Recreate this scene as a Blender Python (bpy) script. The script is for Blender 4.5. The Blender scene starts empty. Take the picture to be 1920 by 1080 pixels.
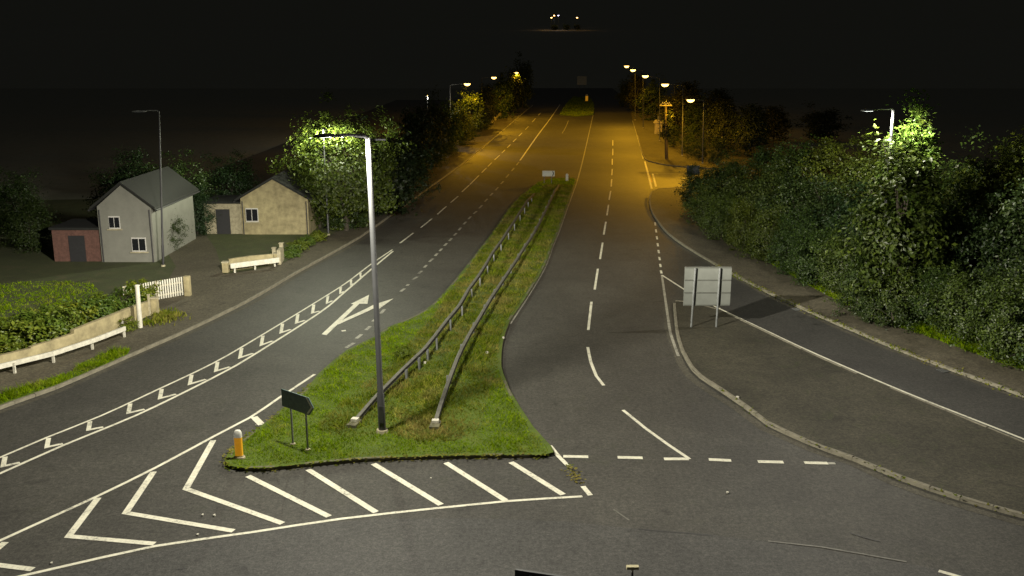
import bpy, math, random
import numpy as np
from mathutils import Vector, Matrix
from mathutils.geometry import tessellate_polygon

S = bpy.context.scene
COL = S.collection
R = math.radians

# ------------------------------------------------------------------ camera, world, exposure
CAM_H, PITCH, FPX = 12.8, R(13.5), 1818.0
cam = bpy.data.cameras.new('camera')
cam.sensor_width = 36.0
cam.lens = 36.0 * FPX / 1920.0
cam.clip_start, cam.clip_end = 0.5, 4000.0
cam_ob = bpy.data.objects.new('camera', cam)
COL.objects.link(cam_ob)
cam_ob.location = (0, 0, CAM_H)
cam_ob.rotation_euler = (R(90) - PITCH, 0, 0)
S.camera = cam_ob

W = bpy.data.worlds.new('World')
S.world = W
W.use_nodes = True
bg = W.node_tree.nodes['Background']
bg.inputs[0].default_value = (0.98, 1.0, 0.95, 1)
bg.inputs[1].default_value = 0.016

S.view_settings.view_transform = 'Standard'
S.view_settings.look = 'None'
S.view_settings.exposure = 0.0
S.view_settings.gamma = 1.0
S.view_settings.use_curve_mapping = False
S.cycles.use_denoising = True
S.cycles.max_bounces = 5
S.cycles.diffuse_bounces = 2
S.cycles.glossy_bounces = 2
S.cycles.transmission_bounces = 3
S.cycles.sample_clamp_indirect = 2.0
S.cycles.use_light_tree = True

LED = (1.0, 0.935, 0.79)
LED_COOL = (0.97, 1.0, 0.74)
SODIUM = (1.0, 0.50, 0.02)
LED_POWER = 60000.0
SOD_POWER = 18000.0

# ------------------------------------------------------------------ picture -> place
FW = Vector((0, math.cos(PITCH), -math.sin(PITCH)))
UP = Vector((0, math.sin(PITCH), math.cos(PITCH)))
RT = Vector((1, 0, 0))
CP = Vector((0, 0, CAM_H))
def ray(px, py):
    return FW + RT * ((px - 960) / FPX) - UP * ((py - 540) / FPX)
def G(px, py, z=0.0):
    d = ray(px, py)
    return CP + d * ((z - CAM_H) / d.z)
def AY(px, py, Y):
    d = ray(px, py)
    return CP + d * (Y / d.y)
def GL(pts, z=0.0):
    return [G(x, y, z) for x, y in pts]
def rise(Y):
    if Y < 285: return 0.0
    if Y < 345: return 0.055 * (Y - 285) ** 2 / 120.0
    if Y < 1000: return 0.055 * 30 + 0.055 * (Y - 345)
    return 0.055 * 685 + 0.13 * (min(Y, 2300) - 1000)  # steep far rise added so the hill fills the view in place of sky
def smooth(pts, step=1.0):
    P = [Vector(p) for p in pts]
    if len(P) < 3:
        return P
    out = []
    Q = [P[0] * 2 - P[1]] + P + [P[-1] * 2 - P[-2]]
    for i in range(1, len(Q) - 2):
        a, b, c, d = Q[i - 1], Q[i], Q[i + 1], Q[i + 2]
        n = max(1, int((c - b).length / step))
        for k in range(n):
            t = k / n
            out.append(0.5 * ((2 * b) + (c - a) * t + (2 * a - 5 * b + 4 * c - d) * t * t + (3 * b - a - 3 * c + d) * t ** 3))
    out.append(P[-1])
    return out
def resample(P, step):
    out = [P[0].copy()]
    acc = 0.0
    for a, b in zip(P, P[1:]):
        L = (b - a).length
        pos = step - acc
        while pos <= L:
            out.append(a.lerp(b, pos / L)); pos += step
        acc = L - (pos - step)
    return out

# ------------------------------------------------------------------ object helpers
ORG = {}
def link(o):
    COL.objects.link(o); return o
def tag(o, label=None, cat=None, group=None, kind=None):
    if label: o['label'] = label
    if cat: o['category'] = cat
    if group: o['group'] = group
    if kind: o['kind'] = kind
    return o
def thing(name, loc, label, cat, group=None, rz=0.0):
    o = link(bpy.data.objects.new(name, None))
    o.empty_display_size = 0.2
    o.location = loc
    o.rotation_euler = (0, 0, rz)
    ORG[o.name] = Vector(loc)
    return tag(o, label, cat, group)
class MB:
    def __init__(s):
        s.v, s.f, s.sm = [], [], False
    def add(s, verts, faces):
        n = len(s.v)
        s.v += [tuple(v) for v in verts]
        s.f += [tuple(i + n for i in f) for f in faces]
        return s
    def box(s, c, size, rz=0.0, M=None):
        hx, hy, hz = size[0] / 2, size[1] / 2, size[2] / 2
        m = M if M is not None else Matrix.Rotation(rz, 3, 'Z')
        c = Vector(c)
        vs = [c + m @ Vector((x * hx, y * hy, z * hz)) for z in (-1, 1) for x, y in ((-1, -1), (1, -1), (1, 1), (-1, 1))]
        return s.add(vs, [(0, 3, 2, 1), (4, 5, 6, 7), (0, 1, 5, 4), (1, 2, 6, 5), (2, 3, 7, 6), (3, 0, 4, 7)])
    def beam(s, a, b, w, h):
        a, b = Vector(a), Vector(b)
        d = (b - a); L = d.length; d.normalize()
        up = Vector((0, 0, 1)) if abs(d.z) < 0.95 else Vector((0, 1, 0))
        x = d.cross(up).normalized(); z = x.cross(d)
        m = Matrix((x, d, z)).transposed()
        return s.box((a + b) / 2, (w, L, h), M=m)
    def tube(s, pts, rad, n=12, cap=True):
        pts = [Vector(p) for p in pts]
        if not hasattr(rad, '__len__'): rad = [rad] * len(pts)
        rings = []
        for i, p in enumerate(pts):
            d = (pts[min(i + 1, len(pts) - 1)] - pts[max(i - 1, 0)]).normalized()
            ref = Vector((0, 0, 1)) if abs(d.z) < 0.9 else Vector((1, 0, 0))
            x = d.cross(ref).normalized(); y = d.cross(x)
            rings.append([p + (x * math.cos(2 * math.pi * k / n) + y * math.sin(2 * math.pi * k / n)) * rad[i] for k in range(n)])
        vs = [v for r in rings for v in r]
        fs = []
        for i in range(len(pts) - 1):
            for k in range(n):
                fs.append((i * n + k, i * n + (k + 1) % n, (i + 1) * n + (k + 1) % n, (i + 1) * n + k))
        if cap:
            fs.append(tuple(range(n))[::-1]); fs.append(tuple((len(pts) - 1) * n + k for k in range(n)))
        s.sm = True
        return s.add(vs, fs)
    def lathe(s, c, prof, n=16):
        c = Vector(c)
        return s.tube([c + Vector((0, 0, z)) for r, z in prof], [max(r, 1e-4) for r, z in prof], n)
    def prism(s, poly, z0, z1):
        n = len(poly)
        P = [Vector((p[0], p[1], 0)) for p in poly]
        tris = tessellate_polygon([P])
        vs = [(p.x, p.y, z0) for p in P] + [(p.x, p.y, z1) for p in P]
        fs = [tuple(i + n for i in t) for t in tris] + [tuple(t)[::-1] for t in tris]
        fs += [(i, (i + 1) % n, n + (i + 1) % n, n + i) for i in range(n)]
        return s.add(vs, fs)
    def sheet(s, poly, z):
        P = [Vector((p[0], p[1], 0)) for p in poly]
        fs = []
        for t in tessellate_polygon([P]):
            a, b, c = (P[i] for i in t)
            fs.append(t if (b - a).cross(c - a).z > 0 else t[::-1])
        return s.add([(p.x, p.y, z) for p in P], fs)
    def strip(s, pts, w, z):
        P = [Vector((p[0], p[1], 0)) for p in pts]
        l, r = [], []
        for i, p in enumerate(P):
            d1 = (P[i] - P[i - 1]).normalized() if i else None
            d2 = (P[i + 1] - P[i]).normalized() if i < len(P) - 1 else None
            d = ((d1 or d2) + (d2 or d1)).normalized()
            nn = Vector((-d.y, d.x, 0))
            k = 1.0
            if d1 and d2:
                k = 1.0 / max(0.35, nn.dot(Vector((-d1.y, d1.x, 0))))
            l.append(p + nn * (w / 2 * k)); r.append(p - nn * (w / 2 * k))
        n = len(P)
        return s.add([(p.x, p.y, z + rise(p.y)) for p in l + r], [(n + i, n + i + 1, i + 1, i) for i in range(n - 1)])
    def build(s, name, mat, parent=None, org=None, **t):
        if parent is not None:
            o0 = ORG.get(parent.name, Vector((0, 0, 0)))
        else:
            o0 = Vector(org) if org is not None else Vector((0, 0, 0))
        me = bpy.data.meshes.new(name)
        me.from_pydata([(v[0] - o0.x, v[1] - o0.y, v[2] - o0.z) for v in s.v], [], s.f)
        me.materials.append(mat)
        if s.sm:
            me.polygons.foreach_set('use_smooth', [True] * len(me.polygons))
            try: me.set_sharp_from_angle(angle=R(40))
            except Exception: pass
        me.update()
        o = link(bpy.data.objects.new(name, me))
        ORG[o.name] = o0
        if parent is not None: o.parent = parent
        else: o.location = o0
        return tag(o, **t)
def struct(o):
    o['kind'] = 'structure'; return o
def copy_tree(o, parent=None):
    c = o.copy(); COL.objects.link(c)
    if parent is not None: c.parent = parent
    ORG[c.name] = ORG.get(o.name, Vector((0, 0, 0)))
    for ch in list(o.children): copy_tree(ch, c)
    return c
rng = random.Random(7)
nrg = np.random.default_rng(11)

# ------------------------------------------------------------------ materials
def new_mat(name):
    m = bpy.data.materials.new(name); m.use_nodes = True
    nt = m.node_tree
    return m, nt, nt.nodes['Principled BSDF'], nt.nodes, nt.links
def ramp(N, fac, cols, L, interp='LINEAR'):
    r = N.new('ShaderNodeValToRGB'); r.color_ramp.interpolation = interp
    e = r.color_ramp.elements
    while len(e) < len(cols): e.new(0.5)
    for el, (p, c) in zip(e, cols):
        el.position = p; el.color = (*c, 1) if len(c) == 3 else c
    L.new(fac, r.inputs[0]); return r.outputs[0]
def noise(N, L, co, scale, detail=4, rough=0.6, dist=0.0):
    n = N.new('ShaderNodeTexNoise'); n.inputs['Scale'].default_value = scale
    n.inputs['Detail'].default_value = detail; n.inputs['Roughness'].default_value = rough
    n.inputs['Distortion'].default_value = dist
    L.new(co, n.inputs['Vector']); return n.outputs['Fac']
def mix(N, L, fac, a, b, mode='MIX'):
    m = N.new('ShaderNodeMix'); m.data_type = 'RGBA'; m.blend_type = mode
    for sock, v in ((m.inputs['Factor'], fac), (m.inputs[6], a), (m.inputs[7], b)):
        if hasattr(v, 'is_linked') or hasattr(v, 'links'): L.new(v, sock)
        elif isinstance(v, (int, float)): sock.default_value = v
        else: sock.default_value = (*v, 1)
    return m.outputs[2]
def bump(N, L, h, strength, dist, bsdf):
    b = N.new('ShaderNodeBump'); b.inputs['Strength'].default_value = strength; b.inputs['Distance'].default_value = dist
    L.new(h, b.inputs['Height']); L.new(b.outputs[0], bsdf.inputs['Normal'])
def world_co(N):
    return N.new('ShaderNodeNewGeometry').outputs['Position']

def asphalt(name, dark, light, tint=None, moss=0.0, rough=0.75):
    m, nt, b, N, L = new_mat(name)
    co = world_co(N)
    big = noise(N, L, co, 0.22, 5, 0.65, 0.6)
    mid = noise(N, L, co, 1.7, 5, 0.7)
    fine = noise(N, L, co, 22.0, 3, 0.8)
    c = ramp(N, big, [(0.32, dark), (0.68, light)], L)
    c = mix(N, L, 0.45, c, ramp(N, mid, [(0.3, (0.45, 0.45, 0.45)), (0.7, (1, 1, 1))], L), 'MULTIPLY')
    c = mix(N, L, 0.8, c, ramp(N, fine, [(0.3, (0.42, 0.42, 0.41)), (0.55, (0.8, 0.8, 0.8)), (0.72, (1.35, 1.34, 1.3))], L), 'MULTIPLY')
    if moss:
        mo = noise(N, L, co, 0.9, 6, 0.75, 0.8)
        c = mix(N, L, ramp(N, mo, [(0.56, (0, 0, 0)), (0.75, (moss, moss, moss))], L), c, (0.035, 0.045, 0.012))
    gr = noise(N, L, co, 7.5, 4, 0.85)
    c = mix(N, L, 0.75, c, ramp(N, gr, [(0.34, (0.40, 0.40, 0.39)), (0.5, (0.95, 0.95, 0.95)), (0.66, (1.62, 1.60, 1.54))], L), 'MULTIPLY')
    st = N.new('ShaderNodeMapping'); st.inputs['Scale'].default_value = (0.5, 0.09, 1); L.new(co, st.inputs[0])
    tr = noise(N, L, st.outputs[0], 1.0, 5, 0.65, 0.8)
    c = mix(N, L, 0.35, c, ramp(N, tr, [(0.35, (0.72, 0.72, 0.72)), (0.65, (1.15, 1.15, 1.12))], L), 'MULTIPLY')
    sn = noise(N, L, co, 0.75, 3, 0.5, 1.6)
    c = mix(N, L, 0.8, c, ramp(N, sn, [(0.27, (0.62, 0.62, 0.62)), (0.36, (1, 1, 1)), (0.66, (1, 1, 1)), (0.76, (1.22, 1.21, 1.16))], L), 'MULTIPLY')
    L.new(c, b.inputs['Base Color'])
    b.inputs['Roughness'].default_value = rough
    b.inputs['Specular IOR Level'].default_value = 0.35
    bump(N, L, fine, 0.6, 0.01, b)
    return m
def plain(name, col, rough=0.6, metal=0.0, var=0.25, scale=6.0, bmp=0.1):
    m, nt, b, N, L = new_mat(name)
    tc = N.new('ShaderNodeTexCoord').outputs['Object']
    n = noise(N, L, tc, scale, 5, 0.65)
    lo = tuple(x * (1 - var) for x in col); hi = tuple(min(1, x * (1 + var * 0.6)) for x in col)
    L.new(ramp(N, n, [(0.3, lo), (0.7, hi)], L), b.inputs['Base Color'])
    b.inputs['Roughness'].default_value = rough; b.inputs['Metallic'].default_value = metal
    if bmp: bump(N, L, n, bmp, 0.01, b)
    return m
def paint(name, col=(0.84, 0.82, 0.66), worn=0.54, under=(0.06, 0.058, 0.052)):
    m, nt, b, N, L = new_mat(name)
    co = world_co(N)
    n1 = noise(N, L, co, 9.0, 6, 0.8)
    n2 = noise(N, L, co, 1.3, 4, 0.6)
    f = mix(N, L, 0.4, n1, n2)
    c = ramp(N, f, [(max(0.0, 1 - worn - 0.12), under), (1 - worn, tuple(x * 0.75 for x in col)), (0.62, col)], L)
    L.new(c, b.inputs['Base Color']); b.inputs['Roughness'].default_value = 0.7
    return m
def leaf_mat(name, cols, trans=0.3):
    m = bpy.data.materials.new(name); m.use_nodes = True
    nt = m.node_tree; N, L = nt.nodes, nt.links
    N.remove(N['Principled BSDF'])
    g = N.new('ShaderNodeNewGeometry')
    c = ramp(N, g.outputs['Random Per Island'], [(i / (len(cols) - 1), k) for i, k in enumerate(cols)], L)
    oi = N.new('ShaderNodeObjectInfo')
    c = mix(N, L, 0.85, c, ramp(N, oi.outputs['Random'], [(0, (0.50, 0.72, 1.0)), (0.35, (0.85, 0.95, 0.9)), (0.7, (1, 1, 0.9)), (1, (1.4, 1.2, 0.6))], L), 'MULTIPLY')
    d = N.new('ShaderNodeBsdfDiffuse'); t = N.new('ShaderNodeBsdfTranslucent')
    L.new(c, d.inputs[0]); L.new(c, t.inputs[0])
    gl = N.new('ShaderNodeBsdfGlossy'); gl.inputs['Roughness'].default_value = 0.45; gl.inputs[0].default_value = (0.5, 0.5, 0.5, 1)
    s1 = N.new('ShaderNodeMixShader'); s1.inputs[0].default_value = trans
    L.new(d.outputs[0], s1.inputs[1]); L.new(t.outputs[0], s1.inputs[2])
    s2 = N.new('ShaderNodeMixShader'); s2.inputs[0].default_value = 0.045
    L.new(s1.outputs[0], s2.inputs[1]); L.new(gl.outputs[0], s2.inputs[2])
    L.new(s2.outputs[0], N['Material Output'].inputs[0])
    return m
def grass_mat(name, greens, dry, dry_amt=0.5):
    m = bpy.data.materials.new(name); m.use_nodes = True
    N, L = m.node_tree.nodes, m.node_tree.links
    N.remove(N['Principled BSDF'])
    co = world_co(N)
    g = N.new('ShaderNodeNewGeometry')
    c = ramp(N, g.outputs['Random Per Island'], [(i / (len(greens) - 1), k) for i, k in enumerate(greens)], L)
    n = noise(N, L, co, 0.42, 5, 0.7, 0.7)
    c = mix(N, L, ramp(N, n, [(0.66 - dry_amt * 0.3, (0, 0, 0)), (0.84 - dry_amt * 0.3, (0.95, 0.95, 0.95))], L), c, dry)
    n2 = noise(N, L, co, 2.3, 4, 0.7)
    c = mix(N, L, 0.8, c, ramp(N, n2, [(0.32, (0.35, 0.40, 0.35)), (0.68, (1.2, 1.2, 1.1))], L), 'MULTIPLY')
    d = N.new('ShaderNodeBsdfDiffuse'); t = N.new('ShaderNodeBsdfTranslucent')
    L.new(c, d.inputs[0]); L.new(c, t.inputs[0])
    s1 = N.new('ShaderNodeMixShader'); s1.inputs[0].default_value = 0.4
    L.new(d.outputs[0], s1.inputs[1]); L.new(t.outputs[0], s1.inputs[2])
    L.new(s1.outputs[0], N['Material Output'].inputs[0])
    return m
def soil_mat(name, a, b_, c_):
    m, nt, b, N, L = new_mat(name)
    co = world_co(N)
    n = noise(N, L, co, 0.8, 6, 0.75, 0.5)
    c = ramp(N, n, [(0.3, a), (0.52, b_), (0.72, c_)], L)
    f = noise(N, L, co, 14, 4, 0.8)
    c = mix(N, L, 0.7, c, ramp(N, f, [(0.3, (0.5, 0.5, 0.5)), (0.7, (1.2, 1.2, 1.2))], L), 'MULTIPLY')
    L.new(c, b.inputs['Base Color']); b.inputs['Roughness'].default_value = 0.9
    bump(N, L, f, 0.8, 0.04, b)
    return m
def emit(name, col, strength):
    m = bpy.data.materials.new(name); m.use_nodes = True
    N, L = m.node_tree.nodes, m.node_tree.links
    N.remove(N['Principled BSDF'])
    e = N.new('ShaderNodeEmission'); e.inputs[0].default_value = (*col, 1); e.inputs[1].default_value = strength
    L.new(e.outputs[0], N['Material Output'].inputs[0])
    return m

M_ROAD = asphalt('road asphalt', (0.068, 0.066, 0.058), (0.096, 0.093, 0.080), moss=0.25)
M_SLIP = asphalt('slip road asphalt', (0.056, 0.055, 0.050), (0.076, 0.074, 0.067))
M_FOOT = asphalt('footway asphalt', (0.110, 0.096, 0.064), (0.165, 0.146, 0.100), moss=0.35, rough=0.85)
M_ISLE = asphalt('island asphalt', (0.046, 0.043, 0.028), (0.092, 0.085, 0.058), moss=0.7, rough=0.85)
M_PATCH = asphalt('resurfaced asphalt', (0.068, 0.068, 0.064), (0.098, 0.097, 0.090))
M_KERB = plain('kerb concrete', (0.20, 0.185, 0.135), 0.85, var=0.45, scale=2.5, bmp=0.3)
M_PAINT = paint('road paint')
M_WORN = paint('worn road paint', (0.42, 0.41, 0.34), 0.5)
M_FAINT = paint('faint road paint', (0.17, 0.165, 0.14), 0.5)
M_RED = paint('red road paint', (0.35, 0.05, 0.03), 0.55)
M_TAR = plain('tar joint', (0.028, 0.028, 0.027), 0.7, var=0.3)
M_GRASSB = soil_mat('turf soil', (0.055, 0.085, 0.004), (0.085, 0.135, 0.005), (0.12, 0.140, 0.014))
M_GRASS = grass_mat('green grass', [(0.13, 0.23, 0.004), (0.22, 0.34, 0.006), (0.31, 0.40, 0.015)], (0.36, 0.33, 0.08), 0.42)
M_GRASSD = grass_mat('rough grass', [(0.10, 0.15, 0.006), (0.18, 0.24, 0.012), (0.28, 0.27, 0.05)], (0.34, 0.28, 0.09), 0.66)
M_LAND = soil_mat('dry grass field', (0.19, 0.19, 0.15), (0.23, 0.23, 0.18), (0.26, 0.26, 0.20))
M_HILLTONE = soil_mat('hillside in night sky tone', (0.28, 0.28, 0.22), (0.31, 0.31, 0.25), (0.34, 0.33, 0.28))  # paled so the dim ambient gives the hill the night sky's grey
M_GARDEN = soil_mat('garden ground', (0.05, 0.05, 0.02), (0.06, 0.075, 0.02), (0.10, 0.085, 0.04))
M_VERGE = soil_mat('verge ground', (0.07, 0.065, 0.02), (0.11, 0.095, 0.03), (0.14, 0.12, 0.05))
M_GALV = plain('galvanised steel', (0.20, 0.21, 0.205), 0.5, 0.2, var=0.3, scale=4)
M_POLE = plain('painted grey column', (0.055, 0.057, 0.058), 0.5, 0.1, var=0.15, scale=3)
M_RAIL = plain('weathered crash rail', (0.12, 0.118, 0.095), 0.7, 0.0, var=0.4, scale=3)
M_DARK = plain('dark housing', (0.03, 0.03, 0.032), 0.5, 0.0, var=0.2)
M_WHITEM = plain('white painted metal', (0.62, 0.60, 0.50), 0.6, var=0.25, scale=5)
M_MOSSKERB = plain('mossy kerb', (0.13, 0.125, 0.075), 0.9, var=0.5, scale=2.5, bmp=0.3)
M_CREAM = plain('cream render', (0.36, 0.31, 0.17), 0.9, var=0.4, scale=2.2, bmp=0.3)
M_STONE = plain('pale stone', (0.40, 0.36, 0.24), 0.9, var=0.4, scale=5, bmp=0.4)
M_SIGNBACK = plain('grey aluminium sheet', (0.17, 0.18, 0.16), 0.55, 0.0, var=0.12, scale=2)
M_SIGNRIB = plain('aluminium rib', (0.11, 0.115, 0.10), 0.5, 0.1, var=0.15)
M_SIGNDK = plain('dark sign back', (0.030, 0.034, 0.036), 0.6, var=0.3)
M_GREEN = plain('dark green sign face', (0.075, 0.125, 0.12), 0.5, var=0.35, scale=9)
M_SIGNW = plain('white sign face', (0.62, 0.62, 0.52), 0.5, var=0.12)
M_YELLOW = plain('amber bollard plastic', (0.66, 0.36, 0.015), 0.45, var=0.2)
M_YELLOW.node_tree.nodes['Principled BSDF'].inputs['Emission Color'].default_value = (1, .42, .02, 1)
M_YELLOW.node_tree.nodes['Principled BSDF'].inputs['Emission Strength'].default_value = .28
M_CAPW = plain('white bollard head', (0.7, 0.69, 0.6), 0.5, var=0.1)
M_CAPW.node_tree.nodes['Principled BSDF'].inputs['Emission Color'].default_value = (1, .95, .8, 1)
M_CAPW.node_tree.nodes['Principled BSDF'].inputs['Emission Strength'].default_value = .12
M_WOOD = plain('creosoted wood', (0.07, 0.055, 0.035), 0.9, var=0.4, scale=3)
M_BARK = plain('bark', (0.06, 0.05, 0.035), 0.95, var=0.5, scale=5, bmp=0.6)
M_GLASS = plain('dark window glass', (0.012, 0.013, 0.016), 0.12, var=0.1, bmp=0)
M_WALLW = plain('white render', (0.20, 0.20, 0.17), 0.9, var=0.15, scale=1.5)
M_BRICK = plain('red brick', (0.13, 0.065, 0.05), 0.9, var=0.35, scale=7)
M_ROOF = plain('dark slate', (0.012, 0.013, 0.011), 0.8, var=0.3, scale=5)
M_FRAME = plain('window frame white', (0.55, 0.54, 0.5), 0.5, var=0.1)
M_CAB = plain('cabinet paint', (0.42, 0.36, 0.22), 0.7, var=0.2)
M_LENS_SOD = emit('sodium lamp bowl', (1.0, 0.60, 0.13), 8)
M_LENS_LED = emit('led lens', (0.95, 1.0, 0.9), 5)
M_LENS_DIM = emit('dim lamp lens', (0.9, 0.95, 1.0), 0.03)
M_LENS_FAR = emit('far sodium lamp', (1.0, 0.50, 0.14), 18)
M_LENS_FARW = emit('far white lamp', (0.80, 0.72, 1.0), 9)
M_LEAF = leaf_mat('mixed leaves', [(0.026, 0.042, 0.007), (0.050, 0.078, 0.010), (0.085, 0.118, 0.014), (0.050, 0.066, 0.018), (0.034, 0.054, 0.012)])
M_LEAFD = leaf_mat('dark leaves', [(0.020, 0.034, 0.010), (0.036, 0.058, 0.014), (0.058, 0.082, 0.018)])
M_LEAFF = leaf_mat('shadow leaves', [(0.016, 0.022, 0.006), (0.030, 0.036, 0.010), (0.045, 0.050, 0.014)], .15)  # leaf copy darkened in colour to stand for trees out of lamplight
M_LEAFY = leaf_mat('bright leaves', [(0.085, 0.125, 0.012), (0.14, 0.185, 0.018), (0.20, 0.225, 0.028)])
M_PETAL = plain('white petals', (0.75, 0.73, 0.68), 0.7, var=0.1)

# ------------------------------------------------------------------ big setting
def grid_sheet(name, xs, ys, z, mat):
    mb = MB()
    vs = [(x, y, z + rise(y)) for y in ys for x in xs]
    n = len(xs)
    fs = [(j * n + i, j * n + i + 1, (j + 1) * n + i + 1, (j + 1) * n + i) for j in range(len(ys) - 1) for i in range(n - 1)]
    return struct(mb.add(vs, fs).build(name, mat))
Ys = [-60, 0, 60, 120, 180, 240, 285] + [290 + 5 * k for k in range(12)] + [360, 450, 600, 800, 1000, 1500, 2000, 2300, 2800]
grid_sheet('ground', [-1800, -400, -100, 100, 400, 1800], [y for y in Ys if y <= 345], -0.10, M_LAND)
grid_sheet('far_hillside', [-1800, -400, -100, 100, 400, 1800], [y for y in Ys if y >= 345], -0.10, M_HILLTONE)
road = grid_sheet('road', [-34, 0, 40], [5, 60, 120, 180, 240, 285] + [290], 0.0, M_ROAD)
grid_sheet('far_road', [5, 20, 35], [290 + 5 * k for k in range(12)], 0.0, M_ROAD)

# kerb lines in picture coordinates (traced on flat ground)
KL = [(-230, 862), (-100, 810), (0, 768), (107, 730), (240, 672), (325, 635), (400, 600), (475, 562), (560, 512), (645, 465), (677, 446), (755, 390), (800, 357), (878, 300), (935, 251), (999, 197)]
OL = [(-260, 770), (-90, 728), (0, 703), (60, 684), (150, 658), (236, 620), (296, 592), (360, 560), (418, 518), (470, 510), (530, 497), (575, 470), (616, 446), (690, 402), (755, 352), (800, 316), (850, 276), (905, 241), (960, 211), (991, 196)]
KRu = [(1180, 200), (1186, 225), (1196, 258), (1201, 280), (1207, 296), (1216, 303), (1240, 309), (1300, 315), (1420, 321)]
KRl = [(1420, 350), (1300, 352), (1235, 355), (1221, 361), (1217, 371), (1217, 383), (1222, 401), (1236, 422), (1252, 440), (1280, 461), (1312, 481), (1345, 500), (1377, 518), (1440, 551), (1502, 580), (1560, 606), (1640, 640), (1690, 661), (1777, 694), (1920, 746), (2120, 815)]
ORl = [(1420, 352), (1330, 356), (1299, 370), (1291, 392), (1300, 412), (1340, 443), (1400, 478), (1480, 515), (1527, 542), (1630, 594), (1750, 636), (1865, 678), (1920, 696), (2150, 775)]
MED_R = [(1082, 339), (1067, 381), (1049, 431), (1037, 460), (1021, 502), (990, 555), (955, 607), (946, 632), (942, 650), (940, 672), (940, 690), (944, 706), (956, 736), (975, 768), (1000, 806), (1018, 826), (1034, 843), (1038, 854)]
MED_B = [(1020, 859), (960, 859), (835, 861), (685, 866), (585, 875), (500, 884), (455, 884), (428, 879), (421, 868), (428, 856), (455, 829), (495, 800), (545, 760), (583, 724)]
MED_L = [(600, 703), (650, 661), (707, 633), (728, 617), (795, 587), (850, 532), (922, 440), (961, 384), (990, 357), (1006, 344)]
MED_T = [(1030, 337), (1060, 335), (1074, 335)]
IS_L = [(1262, 572), (1264, 598), (1268, 632), (1276, 658), (1287, 680), (1300, 700), (1320, 716), (1345, 731), (1390, 762), (1443, 802), (1531, 841), (1606, 867), (1681, 899), (1751, 924), (1829, 948), (1920, 973), (2080, 1010)]
IS_R = [(2140, 925), (1920, 833), (1700, 743), (1530, 670), (1347, 583), (1290, 568), (1268, 567)]
FM = [(1049, 216), (1057, 203), (1066, 190), (1076, 182), (1104, 180), (1113, 195), (1114, 206), (1112, 216), (1080, 219)]

ZP = 0.11
def xy(ps): return [(p.x, p.y) for p in ps]
kl, ol = smooth(GL(KL), 2), smooth(GL(OL), 2)
foot_l = struct(MB().sheet(xy(kl) + xy(ol[::-1]), ZP).build('left_pavement', M_FOOT))
ol_n = [p for p in ol if p.y < 92]
far_left = [(-34, 88), (-60, 84), (-70, ol[0].y - 6)]
garden_ground = struct(MB().sheet(xy(ol_n) + far_left, ZP + 0.02).build('garden_ground', M_GARDEN))
kru = smooth(GL(KRu), 2)
verge_r = struct(MB().sheet([(kru[0].x + 9, kru[0].y)] + xy(kru) + [(kru[-1].x - 4, kru[-1].y + 7), (kru[7].x + 12, kru[7].y + 10), (kru[4].x + 10, kru[4].y + 12)], ZP).build('right_verge', M_VERGE))
krl, orl = smooth(GL(KRl), 2), smooth(GL(ORl), 2)
foot_r = struct(MB().sheet(xy(krl) + xy(orl[::-1]), ZP).build('right_pavement', M_FOOT))
hedge_ground = struct(MB().sheet(xy(orl) + [(90, orl[-1].y - 4), (120, orl[0].y)], ZP + 0.02).build('hedge_bank', M_GRASSB))
med_ring = smooth(GL(MED_R), 1.5) + smooth(GL(MED_B), 1.0) + smooth(GL(MED_L), 1.5) + GL(MED_T)
median = struct(MB().sheet(xy(med_ring), 0.12).build('grass_median', M_GRASSB))
isl, isr = smooth(GL(IS_L), 1.2), smooth(GL(IS_R), 2.0)
island = struct(MB().sheet(xy(isl) + xy(isr), ZP).build('paved_island', M_ISLE))
fm = GL(FM)
far_median = struct(MB().prism(xy(fm), 0.0, 0.14).build('far_grass_median', M_GRASSB))
drive = struct(MB().sheet(xy(GL([(356, 563), (420, 518), (405, 468), (385, 440), (300, 452), (330, 500), (296, 560), (300, 590)], ZP)), ZP + .026).build('driveway', M_FOOT))
# slip road surface (newer, darker asphalt) and a resurfaced strip along the bottom
SLIP = smooth(GL([(1345, 581), (1530, 668), (1700, 741), (1920, 829), (2140, 920)]), 2)
slk = [p for p in krl if p.y < G(1345, 500).y + 1]
slip = struct(MB().sheet(xy(SLIP) + xy(slk[::-1]), 0.004).build('slip_road', M_SLIP))
seam = smooth(GL([(-120, 1110), (200, 1052), (420, 1008), (560, 985), (700, 974), (900, 972), (1060, 978), (1200, 992), (1335, 1003), (1500, 1024), (1700, 1056), (1900, 1095)]), 1.5)
patch = struct(MB().sheet(xy(seam) + [(12, 10), (-20, 10)], 0.004).build('resurfaced_lane', M_PATCH))

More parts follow.
